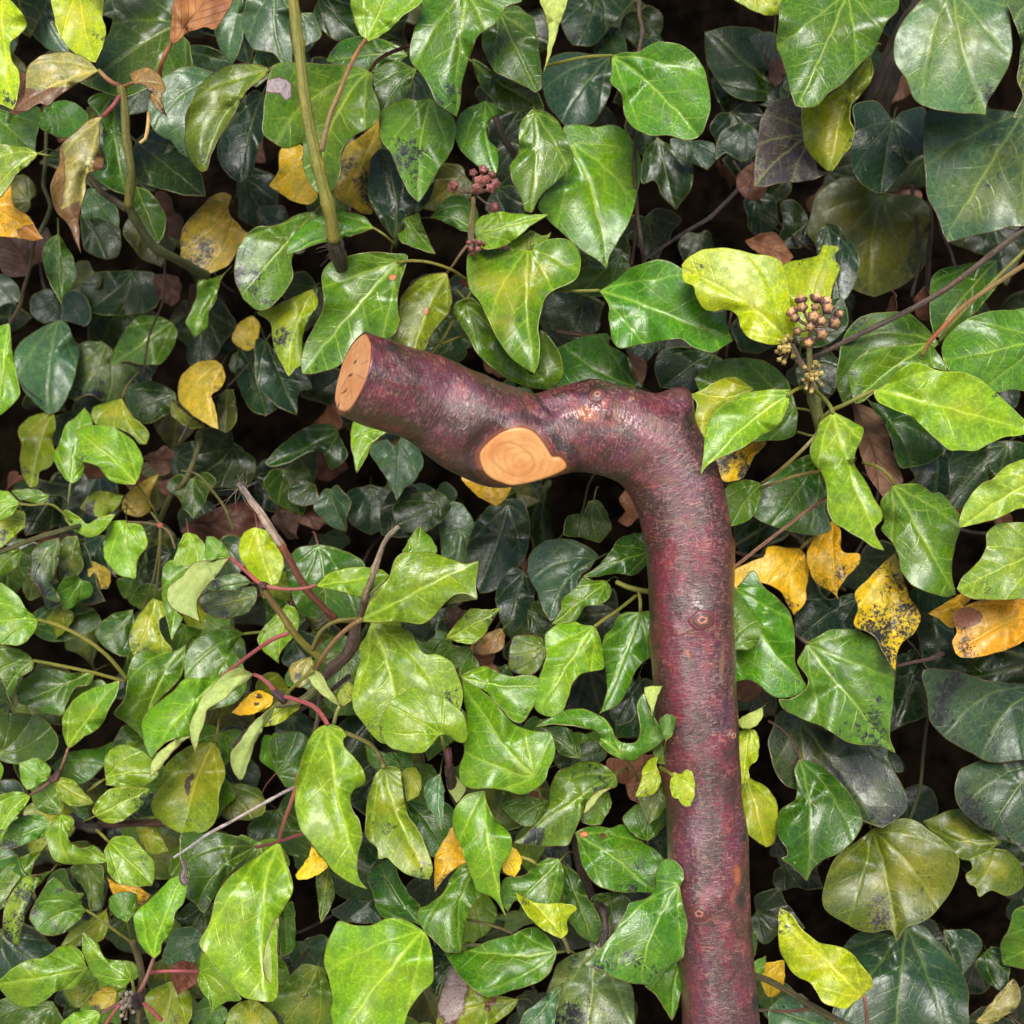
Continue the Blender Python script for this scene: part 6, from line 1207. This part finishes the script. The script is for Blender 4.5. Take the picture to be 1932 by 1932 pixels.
for u, v, ru, hu, el, lab in [(1324, 1171, 19, 3.4, 1.35, 'round eye-like knot half way down the visible stick'), (1319, 1724, 18, 4.5, 1.15, 'knot with a dark hollow centre low on the stick'),
                         (1381, 1388, 15, 5, .9, 'rough grey knot at the right edge of the stick'), (1127, 745, 16, 2.5, 1.1, 'dark swirled knot on the handle'), (1148, 780, 9, 2, .8, None), (1190, 751, 9, 2, 1.4, 'small red knot on the handle')]:
    d = ((to_px(V[:m*SEG])-np.array([u, v]))**2).sum(1)+np.where((NRM @ view) > .02, 0, 1e6); ix = int(d.argmin()); pt = V[ix]; nn = surf_n(ix)
    e1 = RCn @ np.array((1., 0, 0)); e1 -= nn*np.dot(e1, nn); e1 /= np.linalg.norm(e1); e2 = np.cross(nn, e1)
    R_ = ru*U; vs, lcs, fs = [], [], []; NR, NS = 16, 40
    rs = random.Random(int(u))
    tree_pts = V[:m*SEG][np.sqrt(((V[:m*SEG]-pt)**2).sum(1)) < R_*2.2]
    for a in range(NR+1):
        q = a/NR
        for b in range(NS):
            t_ = 2*math.pi*b/NS; rr = R_*q*(1+.08*math.sin(2*t_+rs.random()*.2)+.05*math.sin(5*t_+u))
            p = pt+e1*math.cos(t_)*rr*el+e2*math.sin(t_)*rr
            # drop on the bark surface
            dd = ((tree_pts-p)-np.outer((tree_pts-p) @ nn, nn)); j = int((dd**2).sum(1).argmin()); hgt = (tree_pts[j]-pt) @ nn
            prof = hu*U*(.9*math.cos(q*math.pi/2)**.8+.16*math.cos(q*22)*(1-q)-.35*math.exp(-(q/.16)**2))
            vs.append(p+nn*(hgt+(prof if a < NR else -.0006)+.0001)); lcs.append((math.cos(t_)*q, math.sin(t_)*q, q))
    for a in range(NR):
        for b in range(NS): fs.append([a*NS+b, (a+1)*NS+b, (a+1)*NS+(b+1) % NS, a*NS+(b+1) % NS])
    me = mesh_np('knot', np.array(vs)-pt, fs, True, None, {'lc': ('FLOAT_VECTOR', lcs)})
    o = link('knot', me, stick, pt, [M_KNOT])
    if lab: o['label'] = lab

# ------------------------------------------------------------ the ivy: one vine per shoot that can be followed, leaves as its parts
VN = dict(
 a=('ivy_shoot', (243, 395, 9), 'ivy shoot at the top left with withered olive leaves on an upright green stem'),
 b=('ivy_shoot', (640, 500, 12), 'ivy shoot with a thick bare yellow-green stem rising to the top edge'),
 c=('ivy_shoot', (880, 520, 12), 'glossy green ivy shoot with small pink buds hanging above the stick handle'),
 d=('ivy_shoot', (1730, 60, 14), 'large-leaved grey-green ivy shoot filling the top right corner'),
 e=('ivy_shoot', (1552, 810, 8), 'flowering ivy shoot with dark buds and lime leaves just right of the handle'),
 f=('ivy_shoot', (1900, 950, 12), 'ivy shoot at the right edge with bright green and orange-yellow leaves'),
 g=('ivy_shoot', (1590, 1930, 9), 'dark green ivy shoot low on the right of the stick shaft'),
 h=('ivy_shoot', (200, 740, 20), 'shaded ivy shoot in the hollow left of the handle, slightly blurred leaves'),
 i=('ivy_shoot', (240, 1290, 12), 'pale green ivy shoot at the left edge with long arching leaf stalks'),
 j=('ivy_shoot', (560, 1330, 8), 'bright green ivy shoot with pink leaf stalks beside two bare broken stubs'),
 k=('ivy_shoot', (260, 1900, 9), 'ivy shoot in the bottom left corner with black speckled small leaves'),
 l=('ivy_shoot', (1100, 1680, 10), 'ivy shoot hanging left of the stick shaft with wavy glossy leaves'),
 n=('ivy_vine', (1200, 400, 30), 'dark ivy near the wall with leaf colour lowered for shade, reaching unseen past the edges'),
 m=('ivy_vine', (966, 900, 24), 'dark ivy growth deep behind the stick handle, back leaves darkened further for shade'))
GRP = 'ivy shoots covering the wall'
VO = {}
for k_, (nm, (u, v, ly), lab) in VN.items():
    loc = P(u, v, LD(ly)); o = empty(nm, loc, lab, 'ivy', GRP if nm == 'ivy_shoot' else None); WL[o.name] = loc; VO[k_] = o

PETC = {'j': (.30, .10, .09), 'c': (.17, .20, .04), 'e': (.24, .26, .05)}
rng = np.random.default_rng(11)
deadlab = {}
EXPL = set()   # leaves whose stalk is drawn by hand below
HAND = [tuple(p) for p in HAND_PETIOLES]
nleaf = 0; ndead = 0
for line in LEAVES.strip().splitlines():
    f = line.split(); vk, kind, ly = f[0], f[1], float(f[2])
    pts = [tuple(float(x) for x in q.split(',')) for q in f[3:]]
    base, tip, ol = pts[0], pts[1], pts[2:]
    r = np.random.default_rng(1000+nleaf); nleaf += 1
    if vk == 'x':
        me, loc, dep, mr = build_leaf('dead_leaf', 'dead', LD(ly), base, tip, ol, r, dead=True, amp=1.3)
        o = link('dead_leaf', me, None, loc, [M_DEAD, M_DEAD])
        o.color = (*((.30, .17, .09) if kind == 'deadtan' else [(.40, .17, .05), (.16, .065, .035), (.34, .15, .07), (.10, .04, .022), (.13, .045, .025), (.12, .045, .025), (.11, .04, .02), (.22, .10, .05), (.22, .10, .05), (.20, .06, .025)][ndead % 10]), 1)
        o['dl'] = ndead; deadlab[ndead] = o; ndead += 1
        del o['dl']; tag(o, DEADLAB[ndead-1], 'dead leaf', 'dry brown leaves caught in the ivy')
        continue
    me, loc, dep, mr = build_leaf('leaf', kind, LD(ly), base, tip, ol, r, step=6.0 if ly > 10 else 5.0)
    o = link('leaf', me, VO[vk], loc, [M_TOP, M_UND]); leaf_props(o, kind, r)
    if kind in LAB: o['label'] = LAB[kind]
    # stalk
    bu, bv = base
    if 0 < bu < 1932 and -10 < bv < 1932 and not any(abs(bu-h[0])+abs(bv-h[1]) < 26 for h in HAND):
        d0 = (mr[0]-mr[2]); d0 /= max(np.linalg.norm(d0), 1e-6)
        L = r.uniform(28, 60); dn = np.array([bu, bv])+d0*L*.5; dn2 = dn+np.array([d0[0]*.3, d0[1]*.3+.25])*L
        lb = (np.linalg.norm(np.array(loc)-CAMP)*1.0); kb = ((Vector(loc)-Vector(CAMP)).dot(Vector(-view))-.445)/.0075
        W3 = [P(*mr[1], LD(kb+.05)), P(bu, bv, LD(kb+.15)), P(dn[0], dn[1], LD(kb+1.6)), P(dn2[0], dn2[1], LD(kb+4.0))]
        rr = np.clip(np.linalg.norm(np.array(tip)-np.array(base))/70, 1.4, 3.0)*DMM
        mp = tube_mesh('petiole', W3, [rr*.7, rr, rr*.9, rr*.9], W3[0], 7, 0, (), nleaf)
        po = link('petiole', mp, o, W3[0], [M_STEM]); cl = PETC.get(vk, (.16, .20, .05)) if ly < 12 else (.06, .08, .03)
        po.color = (*cl, 1); po['woody'] = .15
print('leaves', nleaf, 'dead', ndead)

# ------------------------------------------------------------ stems and stalks that can be followed in the photograph
def vine_of(k): return VO[k] if k in VO else None
for vk, nm, col, woody, r0, r1, pts, kw in STEMS:
    stem(nm, pts, r0, r1, col, woody, VO[vk], rough=kw.get('rough', .08), nodes=kw.get('nodes', ()), seed=len(pts)+int(r0*10), tints=kw.get('tints'), seg=kw.get('seg', 10), step=kw.get('step', .0022))
# loose dry twigs: things of their own
for col, r0, r1, pts, lab, kw in TWIGS:
    o = stem('twig', pts, r0, r1, col, 1.0, None, rough=.14, nodes=kw.get('nodes', ()), seed=int(pts[0][0]), tints=kw.get('tints'), step=.002)
    tag(o, lab, 'twig')

o = [x for x in C.objects if x.name.startswith('twig') and 'silver' in x.get('label', '')][0]
kk = stem('dry_knob', [(342, 1622, 4), (349, 1640, 3.9), (346, 1655, 3.8), (352, 1664, 3.9)], 3, 9, (.22, .19, .19), 1, o, rough=.6, seg=14, step=.0012)
# frayed dry fibres on the broken stubs
def fibres(vk, u, v, ly, n, L, dirv, spread, seed):
    r = random.Random(seed); V_, F_ = [], []
    for i in range(n):
        a = math.atan2(dirv[1], dirv[0])+r.gauss(0, spread); ln = L*r.uniform(.35, 1.1); bend = r.uniform(-.5, .5)
        su, sv = u+r.uniform(-6, 6), v+r.uniform(-6, 6); pts = []
        for q in range(5):
            s = q/4; pts.append(P(su+math.cos(a+bend*s)*ln*s, sv+math.sin(a+bend*s)*ln*s, LD(ly+r.uniform(-.1, .1)+s*r.uniform(-1, .6))))
        rad = r.uniform(.45, .9)*DMM; b0 = len(V_)
        for q, p in enumerate(pts):
            t_ = (pts[min(q+1, 4)]-pts[max(q-1, 0)]).normalized(); x = t_.cross(Vector(view)).normalized(); y = t_.cross(x)
            for w in range(3):
                an = w*2.094; V_.append(tuple(p+(x*math.cos(an)+y*math.sin(an))*rad*(1-.7*q/4)))
        for q in range(4):
            for w in range(3): F_.append([b0+q*3+w, b0+q*3+(w+1) % 3, b0+(q+1)*3+(w+1) % 3, b0+(q+1)*3+w])
    loc = P(u, v, LD(ly))
    me = mesh_np('frayed_fibres', np.array(V_)-np.array(loc), F_)
    o = link('frayed_fibres', me, VO[vk], loc, [M_HAIR]); o['kind'] = 'stuff'
fibres('j', 458, 918, 6, 26, 26, (-.3, -1), 1.1, 3)
fibres('j', 452, 925, 6, 7, 60, (-.3, 1), .8, 4)
fibres('j', 738, 1003, 6, 22, 22, (.6, -1), .5, 5)
fibres('b', 628, 462, 8, 22, 42, (-.7, -.5), .7, 6)
fibres('j', 618, 1165, 9, 40, 36, (-.6, .3), 1.4, 8)
fibres('l', 1145, 1745, 8, 30, 55, (.1, 1), .6, 9)

# ------------------------------------------------------------ flower heads: buds on short stalks
def lathe(name, prof, seg, mats, mi):
    V_, F_, M_ = [], [], []
    for r, z in prof:
        for j in range(seg):
            a = 2*math.pi*j/seg; k = 1+.17*math.cos(5*a)*(r > .3)+.06*math.sin(3*a+z*9); V_.append((r*k*math.cos(a), r*k*math.sin(a), z))
    for i in range(len(prof)-1):
        for j in range(seg): F_.append([i*seg+j, i*seg+(j+1) % seg, (i+1)*seg+(j+1) % seg, (i+1)*seg+j]); M_.append(mi[i])
    me = mesh_np(name, V_, F_, True, M_)
    for m_ in mats: me.materials.append(m_)
    return me
prof = [(.12, -.9), (.55, -.75), (.85, -.35), (1.0, .1), (.92, .35), (.72, .42), (.66, .46), (.60, .62), (.35, .85), (.10, .95), (.07, 1.15), (.01, 1.2)]
mi_ = [0]*6+[1]*5
BUD_P = lathe('bud', prof, 15, [M_BUD, M_BUD], mi_); BUD_D = lathe('bud', prof, 15, [M_BUDD, M_CAP], mi_); BUD_Y = lathe('bud', [(a, b*.8) for a, b in prof], 10, [M_YEL, M_YEL], mi_)
def umbel(vk, label, stalk, centre, buds, me, rad, colr, seed, star=False):
    """stalk: list of (u,v,layer); buds: (u,v,layer offset)"""
    root = stem('flower_stalk', stalk, 7, 4.5, colr, .35, VO[vk], rough=.15, nodes=(.3, .95))
    root['label'] = label
    r = random.Random(seed); cu, cv, cl = centre
    for (u, v, dl) in buds:
        q = P(u, v, LD(cl+dl)); c0 = P(cu, cv, LD(cl)); d = (q-c0).normalized()
        if star:
            pass
        W3 = [c0, c0.lerp(q, .55)+Vector((0, 0, -.0006)), q-d*rad*U]
        o = link('pedicel', tube_mesh('pedicel', W3, [2.2*U, 1.8*U, 2.6*U], W3[0], 7, 0, (), 1), root, W3[0], [M_STEM]); o.color = (.24, .19, .14, 1) if not star else (.3, .24, .12, 1); o['woody'] = .4
        b = bpy.data.objects.new('bud', me); C.objects.link(b); b.parent = root
        rr = rad*U*r.uniform(.75, 1.15)
        Q = (d+Vector(view)*.55+Vector([r.uniform(-.25, .25) for _ in range(3)])).normalized().to_track_quat('Z', 'Y')
        b.location = q-WL[root.name]; b.rotation_mode = 'QUATERNION'; b.rotation_quaternion = Q; b.scale = (rr, rr, rr); WL[b.name] = q
umbel('c', 'upright stalk with a head of pink-red buds above the handle', [(893, 480, 7), (888, 440, 6.5), (892, 400, 6), (893, 372, 5.5)], (895, 365, 5.4),
      [(893, 326, -1.2), (912, 320, -.4), (918, 338, -1.6), (899, 356, -2.2), (925, 355, -1.8), (935, 346, -1), (928, 330, .3), (853, 355, -.8), (856, 349, -1.3), (932, 391, -.4), (905, 342, -1.8)], BUD_P, 9.5, (.25, .24, .13), 3)
umbel('c', 'small lower cluster of pink buds with dried yellow scales', [(893, 475, 6.8), (895, 452, 6.3)], (896, 452, 6.2),
      [(884, 458, -1), (893, 456, -1.6), (905, 458, -1.3), (912, 461, -.6), (889, 470, -1.4), (902, 470, -1.6), (893, 478, -.6)], BUD_P, 6.0, (.22, .17, .12), 4)
umbel('e', 'flower head of dark purple buds with orange caps', [(1535, 735, 5), (1528, 700, 4.4), (1527, 650, 3.8), (1530, 625, 3.2)], (1531, 618, 3),
      [(1511, 565, -.2), (1540, 562, 0), (1558, 570, -.4), (1513, 580, -1), (1538, 580, -1.2), (1562, 582, -1), (1494, 589, -.3), (1500, 600, -.9), (1582, 593, -.5), (1550, 606, -1.9), (1575, 610, -1.5), (1528, 617, -2.3), (1505, 625, -1), (1551, 631, -2.2), (1526, 645, -1.6), (1535, 598, -1.7)], BUD_D, 11.0, (.26, .29, .11), 5)
umbel('e', 'dried yellow-brown flower cluster left of the dark buds', [(1525, 705, 4.4), (1508, 680, 4.2), (1495, 650, 4)], (1493, 652, 4),
      [(1480+10*math.cos(i*2.4)*(i % 4)*.9, 655+9*math.sin(i*2.4)*(i % 5)*.8, -1-.3*(i % 3)) for i in range(26)], BUD_Y, 4.6, (.25, .20, .14), 6, True)
umbel('e', 'dried yellow-brown flower cluster at the foot of the flower head', [(1535, 740, 4.6), (1530, 705, 4)], (1528, 705, 3.8),
      [(1532+11*math.cos(i*2.4)*(i % 4)*.9, 707+10*math.sin(i*2.4)*(i % 5)*.8, -1-.3*(i % 3)) for i in range(28)], BUD_Y, 4.6, (.25, .20, .14), 7, True)
umbel('k', 'dry grey-brown seed cluster at the bottom left', [(262, 1900, 6), (250, 1890, 5), (240, 1893, 4.6)], (240, 1893, 4.5),
      [(238+9*math.cos(i*2.4)*(i % 4)*.8, 1890+10*math.sin(i*2.4)*(i % 5)*.8, -.6-.3*(i % 3)) for i in range(20)], lathe('bud', prof, 10, [M_HAIR, M_HAIR], mi_), 4.6, (.10, .07, .06), 9, True)

# ------------------------------------------------------------ leaves deep in the shade behind, sharing a few shapes
TEMPL = []
base_shapes = [
 [(0, 0), (-.30, -.12), (-.52, .10), (-.55, .32), (-.34, .52), (-.20, .78), (0, 1.0), (.20, .78), (.34, .52), (.55, .32), (.52, .10), (.30, -.12)],
 [(0, 0), (-.22, -.05), (-.42, .15), (-.45, .42), (-.30, .70), (0, 1.0), (.28, .72), (.44, .42), (.40, .15), (.20, -.05)],
 [(0, 0), (-.25, -.12), (-.55, -.02), (-.66, .22), (-.38, .38), (-.26, .62), (-.08, .85), (0, 1.0), (.10, .84), (.30, .60), (.42, .40), (.68, .20), (.54, -.02), (.26, -.12)],
 [(0, 0), (-.22, -.08), (-.46, .06), (-.50, .30), (-.44, .52), (-.22, .80), (.04, 1.0), (.22, .76), (.38, .52), (.48, .26), (.42, .04), (.2, -.08)]]
for s_ in range(8):
    r = np.random.default_rng(50+s_); sh = base_shapes[s_ % 4]
    ol = [(966+x*100*r.uniform(.9, 1.1), 966+y*100) for x, y in sh]
    me, loc, dep, mr = build_leaf('leaf', 'dark', .5, (966, 966), (966, 1066), ol, r, tilt=(0, 0), amp=1.4, step=8)
    me.materials.append(M_TOP); me.materials.append(M_UND); TEMPL.append(me)
rf = random.Random(5)
def filler(n, u0, u1, v0, v1, l0, l1, vk, kinds, s0=.8, s1=1.7):
    nx = max(1, int(math.sqrt(n*(u1-u0)/(v1-v0)))); ny = max(1, n//nx)
    for i in range(nx):
        for j in range(ny):
            u = u0+(i+rf.random())*(u1-u0)/nx; v = v0+(j+rf.random())*(v1-v0)/ny; ly = rf.uniform(l0, l1)
            o = bpy.data.objects.new('leaf', rf.choice(TEMPL)); C.objects.link(o); o.parent = VO[vk]
            R = Matrix.Rotation(rf.gauss(0, .35), 3, 'X') @ Matrix.Rotation(rf.gauss(0, .35), 3, 'Z') @ Matrix.Rotation(rf.gauss(0, .8), 3, 'Y')
            o.rotation_euler = R.to_euler(); s = rf.uniform(s0, s1); o.scale = (s, s, s)
            p = P(u, v, LD(ly)); o.location = p-WL[VO[vk].name]; WL[o.name] = p
            kd = rf.choice(kinds); leaf_props(o, kd, np.random.default_rng(i*100+j))
            if vk in 'mn': q = .6 if vk == 'm' else .5; o.color = (*[x*q for x in o.color[:3]], 1)  # deep filler leaves: colour darkened to stand for shade
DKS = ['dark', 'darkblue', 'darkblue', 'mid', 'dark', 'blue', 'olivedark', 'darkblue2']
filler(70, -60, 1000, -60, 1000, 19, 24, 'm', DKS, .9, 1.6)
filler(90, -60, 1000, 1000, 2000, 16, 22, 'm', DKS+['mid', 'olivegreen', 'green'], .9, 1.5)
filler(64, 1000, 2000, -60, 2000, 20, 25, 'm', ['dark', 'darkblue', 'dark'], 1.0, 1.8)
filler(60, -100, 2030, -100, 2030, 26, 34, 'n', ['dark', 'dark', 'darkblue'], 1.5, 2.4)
for a in [(70, -500, 2430, -560, -90, 8, 34, 'n'), (30, -520, -120, -300, 2200, 12, 34, 'n'), (30, 2060, 2450, -300, 2200, 12, 34, 'n'), (24, -200, 2130, 2060, 2500, 10, 30, 'n')]:  # unseen oversized leaves past the edges, added to block sky light
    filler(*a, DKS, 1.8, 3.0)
filler(46, -30, 520, 1030, 1950, 12.5, 16, 'k', ['green', 'bright', 'yellowgreen', 'midsheen', 'green', 'olivegreen'], .6, 1.1)
filler(34, 480, 1230, 1230, 1950, 11.5, 15, 'l', ['green', 'bright', 'midsheen', 'mid', 'green'], .7, 1.2)
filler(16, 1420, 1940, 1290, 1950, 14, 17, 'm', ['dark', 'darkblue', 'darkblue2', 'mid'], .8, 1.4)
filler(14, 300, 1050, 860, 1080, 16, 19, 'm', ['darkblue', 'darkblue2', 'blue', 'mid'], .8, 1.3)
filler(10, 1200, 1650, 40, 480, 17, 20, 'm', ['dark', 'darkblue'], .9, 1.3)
rl = random.Random(77)
for i in range(30):
    o = bpy.data.objects.new('withered_leaf', TEMPL[i % 8].copy()); C.objects.link(o); o.data.materials.clear(); o.data.materials.append(M_DEAD); o.data.materials.append(M_DEAD); o.parent = VO['m']
    p = P(rl.uniform(0, 1932), rl.uniform(0, 1300), LD(rl.uniform(20, 25))); o.location = p-WL[VO['m'].name]; s = rl.uniform(.6, 1.2); o.scale = (s, s, s)
    o.rotation_euler = (rl.gauss(0, .5), rl.uniform(0, 6.28), rl.gauss(0, .5)); o.color = rl.choice([(.16, .06, .03, 1), (.10, .045, .025, 1), (.20, .09, .04, 1)])
# bare runners tangled in the shade
rs_ = random.Random(21)
for i in range(46):
    u, v = rs_.uniform(0, 1932), rs_.uniform(0, 1932); k = rs_.uniform(14, 23); a = rs_.gauss(1.5, .8); L = rs_.uniform(120, 340); pts = []
    for q in range(5):
        pts.append((u, v, k+rs_.uniform(-1, 1))); a += rs_.gauss(0, .35); u += math.cos(a)*L/4; v += math.sin(a)*L/4
    w0 = rs_.uniform(2, 5)
    stem('runner', pts, w0, w0*.8, rs_.choice([(.10, .07, .05), (.07, .05, .04), (.12, .09, .07), (.07, .08, .03)]), .9, VO['m'], rough=.2, seed=i, seg=7, step=.005)
# just past the edges of the picture, the growth carries on unseen and keeps stray light out
for a in [(14, -240, -30, -200, 2100, 6, 14, 'i'), (14, 1962, 2180, -200, 2100, 6, 14, 'f'), (16, 0, 1932, -260, -70, 6, 14, 'b'), (12, 0, 1240, 1990, 2160, 6, 14, 'l')]:
    filler(*a, ['green', 'mid', 'dark', 'bright', 'greensheen'], 1.0, 1.8)
# dead leaves lodged deep in the hollow
for i, (u, v, ly, s, lab) in enumerate(LODGED):
    o = bpy.data.objects.new('dead_leaf', TEMPL[i % 8].copy()); C.objects.link(o); o.data.materials.clear(); o.data.materials.append(M_DEAD); o.data.materials.append(M_DEAD)
    o.location = P(u, v, LD(ly)); R = Matrix.Rotation(rf.gauss(0, .5), 3, 'X') @ Matrix.Rotation(rf.gauss(0, .6), 3, 'Z') @ Matrix.Rotation(rf.uniform(0, 6.28), 3, 'Y')
    o.rotation_euler = R.to_euler(); o.scale = (s, s, s); o.color = rf.choice([(.16, .06, .03, 1), (.11, .045, .025, 1), (.22, .09, .04, 1), (.08, .04, .028, 1)])
    tag(o, lab, 'dead leaf', 'dry brown leaves caught in the ivy')
